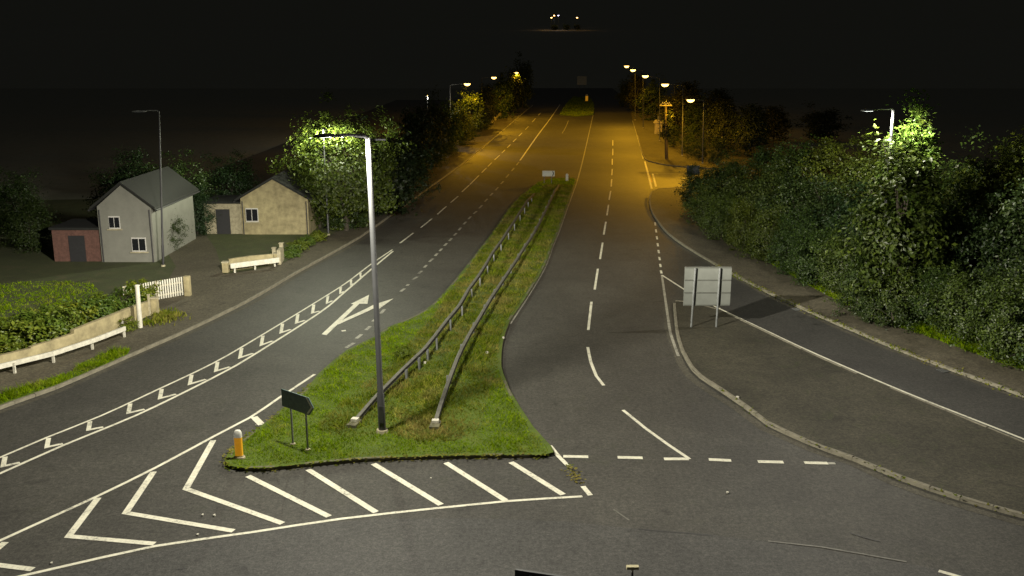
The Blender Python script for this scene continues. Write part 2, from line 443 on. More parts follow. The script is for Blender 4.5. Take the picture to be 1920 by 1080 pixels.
# kerb stones, each its own piece
KERBM = {}
def kerb(line, parent, inner, top=0.13, upto=1e9, frm=-1e9, mat=None):
    mat = mat or M_KERB
    P = resample(line, 0.915)
    for a, b in zip(P, P[1:]):
        if a.y > upto or a.y < frm: continue
        d = (b - a); ang = math.atan2(d.y, d.x)
        nrm = Vector((-d.y, d.x, 0)).normalized() * (0.07 * inner)
        key = (rng.randrange(3), mat.name)
        if key not in KERBM:
            mb = MB(); j = 0.004 * key[0]
            L, w, z0, z1 = 0.905 - j, 0.14, -0.2, 0.0
            vs = [(-L/2, -w/2, z0), (L/2, -w/2, z0), (L/2, w/2, z0), (-L/2, w/2, z0),
                  (-L/2, -w/2, z1 - .02), (L/2, -w/2, z1 - .02), (L/2, w/2, z1 - .02), (-L/2, w/2, z1 - .02),
                  (-L/2 + .01, -w/2 + .025, z1), (L/2 - .01, -w/2 + .025, z1), (L/2 - .01, w/2 - .015, z1), (-L/2 + .01, w/2 - .015, z1)]
            fs = [(0, 3, 2, 1)] + [(i, (i + 1) % 4, 4 + (i + 1) % 4, 4 + i) for i in range(4)] + [(4 + i, 4 + (i + 1) % 4, 8 + (i + 1) % 4, 8 + i) for i in range(4)] + [(8, 9, 10, 11)]
            me = bpy.data.meshes.new('kerb_stone'); me.from_pydata(vs, [], fs); me.materials.append(mat)
            KERBM[key] = me
        o = link(bpy.data.objects.new('kerb_stone', KERBM[key]))
        m = (a + b) / 2 + nrm
        o.location = (m.x, m.y, top + rng.uniform(-.012, .012))
        o.rotation_euler = (rng.uniform(-.015, .015), rng.uniform(-.008, .008), ang + rng.uniform(-.012, .012))
        o.scale = (1, 1, 1)
        o.parent = parent
kerb(kl, foot_l, 1, upto=150)
kerb(krl, foot_r, 1, upto=98)
kerb(kru, verge_r, 1, upto=160)
kerb(isl, island, 1, top=0.135)
kerb(isr[::-1], island, -1, top=0.118, upto=52)
kerb(med_ring[:len(med_ring) - 1], median, -1, top=0.115, mat=M_MOSSKERB)

# ------------------------------------------------------------------ road markings: children of the road
def mark(name, pts, w, z=0.008, mat=None, sm=True):
    P = GL(pts)
    if sm and len(P) > 2: P = smooth(P, 1.0)
    return MB().strip(P, w, z).build(name, mat or M_PAINT, road)
U = [(-60, 882), (0, 858), (89, 820), (189, 780), (295, 731), (400, 681), (480, 635), (600, 562), (650, 530), (695, 496), (736, 468)]
Lw = [(-60, 912), (0, 888), (117, 836), (253, 780), (355, 731), (425, 695), (475, 666), (600, 586), (645, 549), (695, 506), (737, 471)]
mark('edge_line', U, 0.11); mark('edge_line', Lw, 0.13)
def yat(line, x):
    for (x0, y0), (x1, y1) in zip(line, line[1:]):
        if x0 <= x <= x1: return y0 + (y1 - y0) * (x - x0) / (x1 - x0)
    return line[-1][1]
def vmark(name, pts, w, z=0.012):
    P = GL(pts)
    return MB().strip(P, w, z).build(name, M_PAINT, road)
for x in (3, 85, 163, 238, 297, 353, 402, 447, 487, 524, 553, 583, 610, 635, 655, 673):
    yu, yl = yat(U, x), yat(Lw, x)
    g = yl - yu
    ya = yu + g * 0.60
    k = max(0.5, min(1.0, (720 - x) / 500 + .3))
    b1 = (x + g * 0.22, yat(U, x + g * 0.22) + g * 0.10)
    b2 = (x + g * 1.15 * k, yat(Lw, x + g * 1.15 * k) - g * 0.12)
    vmark('hatch_chevron', [b1, (x + 3, ya), b2], 0.155)
# lane dashes, left carriageway
for a, b in (((750, 456), (775, 437)), ((789, 427), (810, 410)), ((820, 402), (837, 387)), ((845, 380), (859, 368)), ((866, 360), (880, 347)), ((881, 346), (898, 329)), ((903, 324), (912, 315)), ((915, 312), (922, 305)), ((927, 300), (937, 291)), ((941, 287), (947, 281)), ((951, 277), (957, 271)), ((962, 266), (968, 260)), ((973, 255), (979, 249)), ((985, 243), (991, 237)), ((998, 229), (1004, 222)), ((1009, 217), (1014, 211))):
    mark('lane_dash', [a, b], 0.13)
SD = [((649, 652), (664, 643)), ((668, 635), (678, 627)), ((686, 619), (694, 612)), ((699, 603), (705, 598)), ((714, 588), (721, 580)), ((751, 547), (759, 541)), ((763, 536), (766, 533)), ((774, 524), (783, 519)), ((785, 513), (791, 508)), ((795, 502), (800, 497)), ((805, 491), (812, 485)), ((816, 480), (820, 475)), ((824, 471), (829, 466)), ((833, 461), (838, 456)), ((842, 452), (847, 447)), ((851, 442), (856, 437)), ((860, 432), (864, 427)), ((869, 421), (874, 416)), ((878, 411), (883, 406)), ((888, 401), (894, 396)), ((898, 391), (904, 385)), ((909, 378), (914, 373)), ((919, 367), (924, 362)), ((929, 357), (934, 351)), ((939, 345), (944, 340)), ((949, 333), (954, 327)), ((959, 321), (964, 315)), ((968, 310), (973, 304))]
for a, b in SD: mark('short_dash', [a, b], 0.17, mat=M_WORN)
mark('edge_line', [(975, 301), (1008, 254), (1032, 222), (1050, 196)], 0.18)
mark('edge_line', [(878, 300), (935, 251), (975, 217), (999, 197)], 0.20)
mark('lane_dash', [(1054, 250), (1060, 240), (1066, 226)], 0.14, mat=M_WORN)
# nose hatching in the foreground
N1 = [(-60, 1045), (0, 1014), (90, 973), (182, 931), (294, 876), (400, 819), (469, 783), (525, 745), (590, 702)]
N2 = [(-40, 1100), (42, 1080), (194, 1045), (292, 1024), (480, 997), (640, 973), (830, 952), (950, 940), (1092, 931)]
mark('edge_line', N1, 0.125); mark('edge_line', N2, 0.125)
for p in ([(400, 826), (349, 917), (530, 982)], [(288, 885), (236, 962), (438, 996)], [(184, 934), (129, 1006), (290, 1020)], [(10, 1017), (-36, 1056), (62, 1068)]):
    vmark('hatch_chevron', p, 0.20)
for a, b in (((465, 893), (617, 969)), ((578, 881), (705, 961)), ((700, 870), (827, 947)), ((836, 868), (948, 939)), ((958, 867), (1056, 928))):
    vmark('hatch_bar', [a, b], 0.20)
vmark('short_dash', [(476, 782), (491, 797)], 0.26)
# right carriageway
mark('edge_line', [(1112, 216), (1098, 278), (1085, 330), (1067, 381), (1049, 431), (1037, 460), (1021, 502), (990, 555), (956, 607)], 0.14, z=0.008, mat=M_WORN)
for a in ([(1149, 263), (1149, 273)], [(1149, 279), (1149, 291)], [(1148, 298), (1148, 309)], [(1148, 317), (1147, 329)], [(1147, 336), (1146, 350)], [(1145, 358), (1142, 375)], [(1141, 384), (1138, 404)], [(1136, 416), (1132, 440)], [(1130, 455), (1125, 486)], [(1121, 504), (1115, 543)], [(1109, 566), (1106, 592), (1103, 619)], [(1102, 651), (1108, 680), (1118, 705), (1132, 723)], [(1168, 769), (1210, 803), (1250, 832), (1293, 861)]):
    mark('lane_dash', a, 0.13, z=0.008)
for a, b in (((1056, 856), (1103, 857)), ((1158, 858), (1205, 859)), ((1245, 861), (1291, 861)), ((1329, 862), (1371, 864)), ((1421, 866), (1469, 867)), ((1508, 868), (1552, 869))):
    mark('give_way_dash', [a, b], 0.21, z=0.012)
mark('worn_line', [(1552, 869), (1566, 869)], 0.16, mat=M_WORN)
mark('edge_line', [(1031, 836), (1048, 857), (1064, 873)], 0.15, z=0.016)
mark('short_dash', [(1093, 912), (1107, 929)], 0.16)
for y0 in (417, 430, 443, 456, 469, 482, 495, 507):
    t = (y0 - 417) / 90
    mark('short_dash', [(1228 + 11 * t, y0), (1229 + 11.5 * t, y0 + 6)], 0.13, z=0.008)
mark('edge_line', [(1241, 516), (1249, 572), (1257, 625), (1262, 640), (1272, 668)], 0.13, z=0.008, mat=M_WORN)
mark('edge_line', [(1241, 516), (1283, 543), (1312, 560), (1347, 578), (1440, 622), (1530, 664), (1700, 737), (1920, 824), (2100, 899)], 0.12, z=0.012)
# side road mouth
mark('edge_line', [(1186, 226), (1196, 259), (1206, 298)], 0.16, mat=M_WORN)
mark('edge_line', [(1209, 303), (1216, 329), (1222, 354)], 0.20)
mark('edge_line', [(1224, 326), (1230, 350)], 0.20)
mark('red_stripe', [(1217.5, 328), (1221.5, 342)], 0.22, mat=M_RED, z=0.004)
mark('worn_line', [(1231, 325), (1290, 326.5)], 0.10, mat=M_WORN)
mark('give_way_dash', [(1278, 334), (1287, 335)], 0.35)
# lane arrow
def poly_mark(name, pts, z=0.012):
    return MB().sheet(xy(GL(pts)), z).build(name, M_PAINT, road)
poly_mark('turn_arrow', [(603, 627), (663, 571), (658, 570), (692, 553), (689, 570), (674, 570), (640, 602), (612, 629)])
poly_mark('turn_arrow', [(630, 606), (687, 579), (700, 572), (738, 560), (709, 581), (704, 577), (690, 584), (634, 609)], z=0.016)
M_DUST = asphalt('dusty gutter', (0.095, 0.088, 0.066), (0.145, 0.135, 0.105), rough=0.9)
def gutter(line, off, w, z=0.006):
    out = []
    for i, p in enumerate(line):
        d = (line[min(i + 1, len(line) - 1)] - line[max(i - 1, 0)]).normalized()
        o_ = off * (1 + .25 * math.sin(i * .9) + .15 * math.sin(i * 2.3))
        out.append(Vector((p.x - d.y * o_, p.y + d.x * o_, 0)))
    return MB().strip(out, w, z).build('dusty_gutter', M_DUST, road)
gutter(isl, -.28, .34)
gutter([p for p in krl if p.y < 90], -.22, .24, .0065)
gutter([p for p in kl if p.y < 110], -.22, .26)
# joints, seams and faint old lines
mark('tar_seam', [(1196, 992), (1240, 996), (1290, 1000), (1335, 1004)], 0.07, z=0.009, mat=M_TAR)
mark('tar_seam', [(1594, 1000), (1620, 1008), (1650, 1016)], 0.05, z=0.012, mat=M_TAR)
mark('tar_seam', [(330, 1068), (352, 1066)], 0.05, z=0.012, mat=M_TAR)
mark('worn_line', [(1440, 1015), (1540, 1026), (1610, 1038), (1700, 1054)], 0.07, z=0.012, mat=M_FAINT)
mark('lane_dash', [(1760, 1071), (1830, 1091)], 0.14, z=0.012)
mark('worn_line', [(1150, 955), (1180, 976)], 0.05, z=0.008, mat=M_FAINT)
poly_mark('worn_line', [(640, 620), (648, 619), (649, 621), (641, 622)])

# gully grates at the kerbs
def gully(px, py, label):
    p = G(px, py); k = min(krl, key=lambda q: (q - p).length); i = krl.index(k)
    d = (krl[i + 1] - krl[i - 1]).normalized(); ang = math.atan2(d.y, d.x)
    c = k + Vector((d.y, -d.x, 0)) * .27
    root = thing('gully_grate', (c.x, c.y, .004), label, 'drain grate', 'gully grates of the slip road')
    MB().box((c.x, c.y, .012), (.50, .45, .012), ang).build('frame', M_TAR, root)
    for q in range(5):
        o_ = d * ((q - 2) * .085)
        MB().box((c.x + o_.x, c.y + o_.y, .022), (.035, .36, .010), ang).build('bar', M_GALV, root)
gully(1497, 578, 'small dark drain grate by the kerb behind the sign shadow')
gully(1808, 706, 'small dark drain grate by the kerb near the right frame edge')
# ------------------------------------------------------------------ grass
def inside(px, py, poly):
    x, y = px, py
    c = np.zeros(len(x), bool)
    n = len(poly); j = n - 1
    for i in range(n):
        xi, yi = poly[i]; xj, yj = poly[j]
        with np.errstate(divide='ignore', invalid='ignore'):
            c ^= ((yi > y) != (yj > y)) & (x < (xj - xi) * (y - yi) / (yj - yi + 1e-12) + xi)
        j = i
    return c
def seg_dist(x, y, line):
    d = np.full(len(x), 1e9)
    for a, b in zip(line, line[1:]):
        dx, dy = b[0] - a[0], b[1] - a[1]
        t = np.clip(((x - a[0]) * dx + (y - a[1]) * dy) / (dx * dx + dy * dy + 1e-9), 0, 1)
        d = np.minimum(d, np.hypot(x - a[0] - t * dx, y - a[1] - t * dy))
    return d
def blades(name, poly, dens, h, w, z, mat, keep=None, lab=None):
    xs = [p[0] for p in poly]; ys = [p[1] for p in poly]
    n = int((max(xs) - min(xs)) * (max(ys) - min(ys)) * dens)
    x = nrg.uniform(min(xs), max(xs), n); y = nrg.uniform(min(ys), max(ys), n)
    k = inside(x, y, poly)
    x, y = x[k], y[k]
    if keep is not None:
        k = keep(x, y); x, y = x[k], y[k]
    n = len(x)
    clump = 0.75 + 0.5 * np.sin(x * 2.1 + np.sin(y * 1.3) * 2) * np.sin(y * 1.7 + np.sin(x * .9))
    hh = nrg.uniform(h[0], h[1], n) * clump
    a = nrg.uniform(0, 2 * np.pi, n); lean = nrg.uniform(.4, 1.5, n) * hh; la = nrg.uniform(0, 2 * np.pi, n)
    ww = nrg.uniform(.6, 1.3, n) * w
    v = np.zeros((n, 3, 3))
    v[:, 0] = np.stack([x - np.cos(a) * ww, y - np.sin(a) * ww, np.full(n, z)], 1)
    v[:, 1] = np.stack([x + np.cos(a) * ww, y + np.sin(a) * ww, np.full(n, z)], 1)
    v[:, 2] = np.stack([x + np.cos(la) * lean, y + np.sin(la) * lean, z + hh], 1)
    me = bpy.data.meshes.new(name)
    me.vertices.add(n * 3); me.loops.add(n * 3); me.polygons.add(n)
    me.vertices.foreach_set('co', v.reshape(-1))
    me.loops.foreach_set('vertex_index', np.arange(n * 3, dtype=np.int32))
    me.polygons.foreach_set('loop_start', np.arange(0, n * 3, 3, dtype=np.int32))
    me.materials.append(mat); me.update(calc_edges=True); me.validate()
    o = link(bpy.data.objects.new(name, me))
    o['kind'] = 'stuff'
    if lab: o['label'] = lab; o['category'] = 'grass'
    return o
RAIL_A = [(667, 794), (700, 762), (757, 712), (781, 692), (797, 677), (814, 655), (840, 619), (862, 592), (880, 559), (896, 537), (910, 514), (922, 492), (936, 472), (950, 450), (972, 415), (1002, 366)]
RAIL_B = [(817, 797), (826, 772), (846, 722), (858, 695), (880, 650), (914, 590), (932, 560), (958, 520), (980, 484), (1000, 452), (1018, 417), (1038, 374), (1048, 350)]
rail_a, rail_b = smooth(GL(RAIL_A, 0.12), 1.0), smooth(GL(RAIL_B, 0.12), 1.0)
mp = xy(med_ring)
mid_line = rail_a + rail_b[::-1]
ma, mb_ = xy(rail_a), xy(rail_b)
def near_rails(x, y):
    return (seg_dist(x, y, ma) < 1.3) | (seg_dist(x, y, mb_) < 1.6) | inside(x, y, ma + mb_[::-1])
edge_ok = lambda x, y: seg_dist(x, y, mp + [mp[0]]) > 0.17
def shr(x, y): return edge_ok(x, y)
blades('mown_grass', mp, 330, (.05, .13), .018, .12, M_GRASS, lambda x, y: edge_ok(x, y) & ~near_rails(x, y) & (y < 70), 'short bright green grass on the median under the lamp post')
blades('mown_grass', mp, 130, (.06, .16), .03, .12, M_GRASS, lambda x, y: edge_ok(x, y) & ~near_rails(x, y) & (y >= 70), 'short dim green grass at the far end of the median')
def bare(x, y):
    return nrg.random(len(x)) < (0.72 + 0.28 * (np.sin(x * 1.1 + y * .37) * np.sin(y * .6 - x * .8) > -0.35))
blades('rough_grass', mp, 260, (.06, .24), .02, .12, M_GRASSD, lambda x, y: edge_ok(x, y) & near_rails(x, y) & bare(x, y), 'longer browned grass growing between the two crash barriers')
M_STRAW = grass_mat('straw grass', [(0.36, 0.36, 0.06), (0.48, 0.44, 0.10), (0.30, 0.36, 0.03)], (0.5, 0.42, 0.16), 0.6)
blades('dry_grass', xy(smooth(GL([(725, 800), (735, 770), (752, 745), (778, 722), (812, 700), (838, 690), (832, 720), (812, 760), (800, 800), (770, 822), (738, 818), (725, 800)], .12), .5)), 220, (.05, .15), .02, .12, M_STRAW, None, 'yellowed dry grass patch between the lamp post and the right barrier')
blades('far_grass', xy(fm), 14, (.15, .3), .09, .14, M_GRASS, None, 'grass on the far median beyond the junction gap')
VG = GL([(-120, 802), (0, 742), (60, 722), (130, 700), (160, 678), (215, 656), (243, 657), (240, 664), (190, 687), (107, 722), (0, 759), (-140, 818)], ZP)
struct(MB().prism(xy(VG), 0.05, 0.135).build('grass_verge', M_GRASSB))
blades('verge_grass', xy(VG), 420, (.10, .30), .02, .13, M_GRASS, None, 'bright tufted grass strip between left pavement and kerb')
VR = smooth(GL([(1420, 480), (1480, 515), (1527, 542), (1630, 594), (1750, 636), (1865, 678), (1920, 696), (2100, 758)], ZP), 2)
VR2 = [Vector((p.x + 1.9, p.y + 1.2, 0)) for p in VR]
blades('hedge_grass', xy(VR) + xy(VR2[::-1]), 300, (.10, .38), .024, .13, M_GRASS, None, 'bright grass fringe between right pavement and hedge')
GA = [(-16.5, 95), (-31, 44), (-60, 44), (-60, 95)]
blades('lawn_grass', xy(GL([(-250, 640), (-60, 668), (60, 640), (160, 600), (200, 560), (170, 530), (60, 528), (-150, 545)], ZP)), 90, (.06, .14), .03, .13, M_GRASS, None, 'lawn of the garden behind the left wall')
# weeds in the kerb line
def weeds(name, line, n, spread, h, lab):
    P = resample(line, 0.25)
    pts = [P[int(nrg.integers(len(P)))] for _ in range(n)]
    x = np.array([p.x for p in pts]) + nrg.normal(0, spread, n); y = np.array([p.y for p in pts]) + nrg.normal(0, spread, n)
    a = nrg.uniform(0, 6.28, n); hh = nrg.uniform(.3, 1, n) * h
    mb = MB()
    for i in range(n):
        c, s = math.cos(a[i]) * .03, math.sin(a[i]) * .03
        z0 = .125 if nrg.random() < .6 else .01
        mb.add([(x[i] - c * 1.4, y[i] - s * 1.4, z0), (x[i] + c * 1.4, y[i] + s * 1.4, z0), (x[i] + s * 3, y[i] - c * 3, z0 + hh[i])], [(0, 1, 2)])
    o = mb.build(name, M_GRASSD); o['kind'] = 'stuff'; o['label'] = lab; o['category'] = 'weeds'
    return o
weeds('kerb_weeds', isl[len(isl) // 2:], 130, .05, .07, 'weeds sprouting along the near kerb of the paved island')
weeds('kerb_weeds', [p for p in krl if p.y < 60], 900, .12, .1, 'moss and weeds along the kerb of the slip road')
weeds('kerb_weeds', smooth(GL(MED_B), 1), 600, .06, .05, 'weeds overgrowing the kerb at the nose of the median')
weeds('kerb_weeds', GL([(1066, 880), (1078, 896), (1090, 910)]), 70, .09, .02, 'green weeds at the tip of the hatched nose')
weeds('kerb_weeds', GL([(296, 592), (330, 597), (300, 606), (275, 612)]), 900, .35, .25, 'rough weeds at the foot of the white post')

# ------------------------------------------------------------------ crash barriers
def barrier(name, line, side, label, posts=()):
    root = thing(name, line[0], label, 'crash barrier', 'crash barriers on the median')
    prof = [(-.07, .60), (.05, .60), (.075, .585), (.075, .455), (.05, .44), (-.07, .44), (-.07, .465), (-.055, .465), (-.055, .455), (.045, .455), (.06, .465), (.06, .575), (.045, .585), (-.055, .585), (-.055, .575), (-.07, .575)]
    if side > 0: prof = [(-o_, z) for o_, z in prof]
    D = [0.0]
    for a, b in zip(line, line[1:]): D.append(D[-1] + (b - a).length)
    vs, fs = [], []
    n = len(prof)
    for i, p in enumerate(line):
        d = (line[min(i + 1, len(line) - 1)] - line[max(i - 1, 0)]).normalized()
        nn = Vector((d.y, -d.x, 0)) * side
        drop = max(0.0, 1 - D[i] / 6.0) * 0.42 + max(0.0, 1 - (D[-1] - D[i]) / 7.0) * 0.42
        wob = 0.012 * math.sin(D[i] * .9)
        for o_, z in prof:
            vs.append(p + nn * o_ + Vector((0, 0, z - drop + wob)))
    for i in range(len(line) - 1):
        for k in range(n):
            f = (i * n + k, i * n + (k + 1) % n, (i + 1) * n + (k + 1) % n, (i + 1) * n + k)
            fs.append(f)
    fs += [tuple(range(n))[::-1], tuple((len(line) - 1) * n + k for k in range(n))]
    o = MB().add(vs, fs).build('rail', M_RAIL, root)
    last = None
    spots = []
    for px, py in posts:
        q = G(px, py, .12)
        k = min(range(len(line)), key=lambda i_: (line[i_] - q).length)
        spots.append(k); last = k
    acc = D[last] if last is not None else 0.5
    for k in range(len(line)):
        if D[k] - acc >= 2.9 and k < len(line) - 2:
            spots.append(k); acc = D[k]
    for k in spots:
        p = line[k]
        d = (line[min(k + 1, len(line) - 1)] - line[max(k - 1, 0)]).normalized()
        ang = math.atan2(d.y, d.x)
        drop = max(0.0, 1 - D[k] / 6.0) * 0.42 + max(0.0, 1 - (D[-1] - D[k]) / 7.0) * 0.42
        nn = Vector((d.y, -d.x, 0)) * side
        c = p - nn * (0.13 if side < 0 else .15)
        MB().box((c.x, c.y, .02 + (.58 - drop) / 2), (.13, .07, .64 - drop), ang).build('post', M_GALV, root)
        MB().box((p.x - nn.x * .085, p.y - nn.y * .085, .12 + .39 - drop), (.10, .03, .14), ang).build('spacer_block', M_GALV, root)
    a = line[0]; d = (line[1] - line[0]).normalized()
    t = MB().box((a.x - d.x * .15, a.y - d.y * .15, .15), (.62, .34, .16), math.atan2(d.y, d.x)).build('concrete_anchor', M_MOSSKERB, root)
    MB().box((a.x - d.x * .05, a.y - d.y * .05, .29), (.22, .24, .10), math.atan2(d.y, d.x)).build('end_cap', M_WHITEM, root)
    return root
barrier('crash_barrier', rail_a, -1, 'left crash barrier with its posts in view, running up the green median', [(757, 716), (781, 694), (797, 679), (814, 656), (840, 620), (862, 592), (880, 559), (896, 537), (910, 514), (922, 492), (936, 472), (950, 450)])
barrier('crash_barrier', rail_b, 1, 'right crash barrier seen from its rail side, along the brown strip of the median')

# ------------------------------------------------------------------ lamps
def lantern_light(name, loc, power, col, parent, org, batwing=2.2, cap=13.0, lo=-0.05, hi=0.30, radius=0.12, aim=None):
    if aim is not None: aim = Vector(aim).normalized()
    L_ = bpy.data.lights.new(name, 'POINT')
    L_.energy = power; L_.color = col; L_.shadow_soft_size = radius
    L_.use_nodes = True
    nt = L_.node_tree; N, L = nt.nodes, nt.links
    em = N['Emission']
    tc = N.new('ShaderNodeTexCoord'); sx = N.new('ShaderNodeSeparateXYZ')
    L.new(tc.outputs['Normal'], sx.inputs[0])
    neg = N.new('ShaderNodeMath'); neg.operation = 'MULTIPLY'; neg.inputs[1].default_value = -1; L.new(sx.outputs[2], neg.inputs[0])
    mx = N.new('ShaderNodeMath'); mx.operation = 'MAXIMUM'; mx.inputs[1].default_value = 0.05; L.new(neg.outputs[0], mx.inputs[0])
    pw = N.new('ShaderNodeMath'); pw.operation = 'POWER'; pw.inputs[1].default_value = -batwing; L.new(mx.outputs[0], pw.inputs[0])
    mn = N.new('ShaderNodeMath'); mn.operation = 'MINIMUM'; mn.inputs[1].default_value = cap; L.new(pw.outputs[0], mn.inputs[0])
    mr = N.new('ShaderNodeMapRange'); mr.interpolation_type = 'SMOOTHSTEP'
    mr.inputs['From Min'].default_value = lo; mr.inputs['From Max'].default_value = hi
    L.new(neg.outputs[0], mr.inputs[0])
    mu = N.new('ShaderNodeMath'); mu.operation = 'MULTIPLY'; L.new(mn.outputs[0], mu.inputs[0]); L.new(mr.outputs[0], mu.inputs[1])
    sc = N.new('ShaderNodeMath'); sc.operation = 'MULTIPLY'; sc.inputs[1].default_value = 0.1; L.new(mu.outputs[0], sc.inputs[0])
    out = sc.outputs[0]
    if aim is not None:
        vm = N.new('ShaderNodeVectorMath'); vm.operation = 'DOT_PRODUCT'; vm.inputs[1].default_value = aim
        L.new(tc.outputs['Normal'], vm.inputs[0])
        m2 = N.new('ShaderNodeMapRange'); m2.interpolation_type = 'SMOOTHSTEP'
        m2.inputs['From Min'].default_value = -.92; m2.inputs['From Max'].default_value = -.50
        L.new(vm.outputs['Value'], m2.inputs[0])
        m3 = N.new('ShaderNodeMath'); m3.operation = 'MULTIPLY'
        L.new(out, m3.inputs[0]); L.new(m2.outputs[0], m3.inputs[1]); out = m3.outputs[0]
    L.new(out, em.inputs['Strength'])
    o = link(bpy.data.objects.new(name, L_))
    o.parent = parent
    o.location = Vector(loc) - org
    return o
def lamp_post(base, top, lantern, kind, label, power, r0=.11, r1=.06, group='street lamps along the road', stub=None, mat=None, light=True, cap=13.0, lo=-0.05, col=None, radius=.12, aim=None):
    base, top, lantern = Vector(base), Vector(top), Vector(lantern)
    root = thing('street_lamp', base, label, 'street lamp', group)
    h = top - base
    p1 = base + h * .14
    MB().tube([base - Vector((0, 0, .1)), p1, p1 + h * .004, top], [r0, r0 * .97, r0 * .78, r1], 14).build('column', mat or M_POLE, root)
    MB().tube([base, base + Vector((0, 0, .12))], [r0 * 1.7, r0 * 1.5], 12).build('base_collar', M_STONE, root)
    if r0 > .1:
        dd = MB().box(base + h * .07 + Vector((0, -r0 - .004, 0)), (r0 * 1.1, .03, .62)).build('access_door', mat or M_POLE, root)
        MB().box(base + h * .07 + Vector((0, -r0 - .022, .24)), (.03, .012, .03)).build('lock', M_DARK, dd)
    d = lantern - top; fl = Vector((d.x, d.y, 0))
    if fl.length > 0.05:
        mid = top + d * .5 + Vector((0, 0, .06))
        MB().tube([top - Vector((0, 0, .05)), top + d * .08 + Vector((0, 0, .05)), mid, lantern - d * .12], [r1 * .8, r1 * .7, r1 * .62, r1 * .6], 8).build('arm', M_DARK if kind == 'led' else M_GALV, root)
    u = fl.normalized() if fl.length > .05 else Vector((0, -1, 0))
    ang = math.atan2(u.y, u.x)
    if kind == 'sodium':
        hd = MB().box(lantern + Vector((0, 0, .10)), (1.04, .68, .14), ang).build('lantern', M_DARK, root)
        bowl = MB(); q = Matrix.Rotation(ang, 3, 'Z')
        n, mrows = 12, 5
        vs = []
        for j in range(mrows):
            t = j / (mrows - 1) * math.pi / 2
            for k in range(n):
                f = 2 * math.pi * k / n
                vs.append(lantern + q @ Vector((.48 * math.cos(f) * math.cos(t), .32 * math.sin(f) * math.cos(t), .04 - .36 * math.sin(t))))
        fs = [(j * n + k, (j + 1) * n + k, (j + 1) * n + (k + 1) % n, j * n + (k + 1) % n) for j in range(mrows - 1) for k in range(n)]
        bowl.add(vs, fs); bowl.sm = True
        bowl.build('lamp_bowl', M_LENS_SOD, hd)
        zl = -.45
    else:
        q = Matrix.Rotation(ang, 3, 'Z')
        mb = MB()
        c = lantern
        prof = [(-.42, .05, .05), (-.30, .13, .09), (.10, .16, .10), (.36, .12, .06)]
        vs = []
        for x, w, t in prof:
            vs += [c + q @ Vector((x, -w, -.03)), c + q @ Vector((x, w, -.03)), c + q @ Vector((x, w * .8, t - .03)), c + q @ Vector((x, -w * .8, t - .03))]
        fs = [(i * 4 + k, i * 4 + (k + 1) % 4, i * 4 + 4 + (k + 1) % 4, i * 4 + 4 + k) for i in range(3) for k in range(4)] + [(3, 2, 1, 0), (12, 13, 14, 15)]
        hd = mb.add(vs, fs).build('lantern', M_DARK if kind == 'led' else M_GALV, root)
        MB().box(c + q @ Vector((.02, 0, -.036)), (.42, .22, .010), ang).build('lens', M_LENS_LED if light else M_LENS_DIM, hd)
        zl = -.16
    if stub is not None:
        stub = Vector(stub)
        MB().beam(top - Vector((0, 0, .06)), stub, .05, .05).build('bracket', M_DARK, root)
    if light:
        lantern_light('lamp_light', lantern + Vector((0, 0, zl)), power, col or (SODIUM if kind == 'sodium' else LED), root, base, cap=cap, lo=lo, radius=radius, aim=aim)
    return root
# near lamp on the median
b0 = G(717, 811, .12); t0 = AY(690, 258, b0.y); l0 = AY(608, 255, b0.y - 1.6)
lamp_post(b0, t0, l0, 'led', 'tall grey lamp post on the grass median, its column lit white at the top', LED_POWER, r0=.13, r1=.085, radius=.28, stub=AY(722, 262, b0.y + .5))
# left lamp by the big tree
b1 = G(616, 441, ZP); t1 = AY(606, 243, b1.y); l1 = AY(603, 243, b1.y - .9)
l1 = t1 + Vector((.35, -1.1, .1))
lamp_post(b1, t1, l1, 'led', 'thin lamp post in front of the big bright tree left of the road', LED_POWER * .16, r0=.08, r1=.05, col=LED_COOL, lo=-0.45, radius=.3)
# right lamp in the hedge
b2 = G(1646, 590, ZP); t2 = AY(1675, 206, b2.y); l2 = AY(1628, 207, b2.y - .6)
lamp_post(b2, t2, l2, 'steel', 'lamp post rising out of the right hedge beside the floodlit tree', LED_POWER * .22, r0=.12, r1=.075, lo=-0.12)
# dim lamp over the garden
b3 = G(306, 500, ZP); l3 = AY(260, 209, b3.y)
lamp_post(b3, AY(298, 209, b3.y), l3, 'steel', 'unlit lamp post high above the dark garden on the left', 0, r0=.08, r1=.05, light=False, mat=M_DARK)
SOD = [((1317, 306), (1320, 189), (1295, 187), 'nearest orange lamp on the right, arm reaching over the side road mouth'),
       ((1279, 292), (1281, 161), (1247, 158), 'second orange lamp on the right, beside the telegraph pole'),
       ((1237, 264), (1237, 147), (1210, 142), 'third orange lamp on the right, above the roadside cabinet'),
       ((1206, 240), (1206, 133), (1187, 131), 'fourth orange lamp on the right, over the dark trees'),
       ((1191, 225), (1191, 127), (1175, 124), 'farthest and highest orange lamp in the right-hand row'),
       ((845, 262), (844, 160), (876, 157), 'brightest orange lamp left of the road, above the shrubs'),
       ((903, 232), (903, 147), (926, 145), 'second orange lamp left of the road, beside lit leaves'),
       ((952, 212), (952, 138), (968, 136), 'orange lamp half hidden in the farthest left tree')]
for i, (b, t, l, lab) in enumerate(SOD):
    B = G(*b, ZP)
    lamp_post(B, AY(*t, B.y), AY(*l, B.y - .2), 'sodium', lab, SOD_POWER * (.58, .62, .7, .75, .8, .9, .8, .6)[i], r0=.09, r1=.05, group='orange sodium lamps', cap=(13, 10, 8, 8, 8, 9, 8, 8)[i], lo=(-.02, .0, .05, -.08, -.08, .02, .05, -.08)[i], aim=(-1 if i < 5 else 1, 0, 0))
B = G(800, 268, ZP)
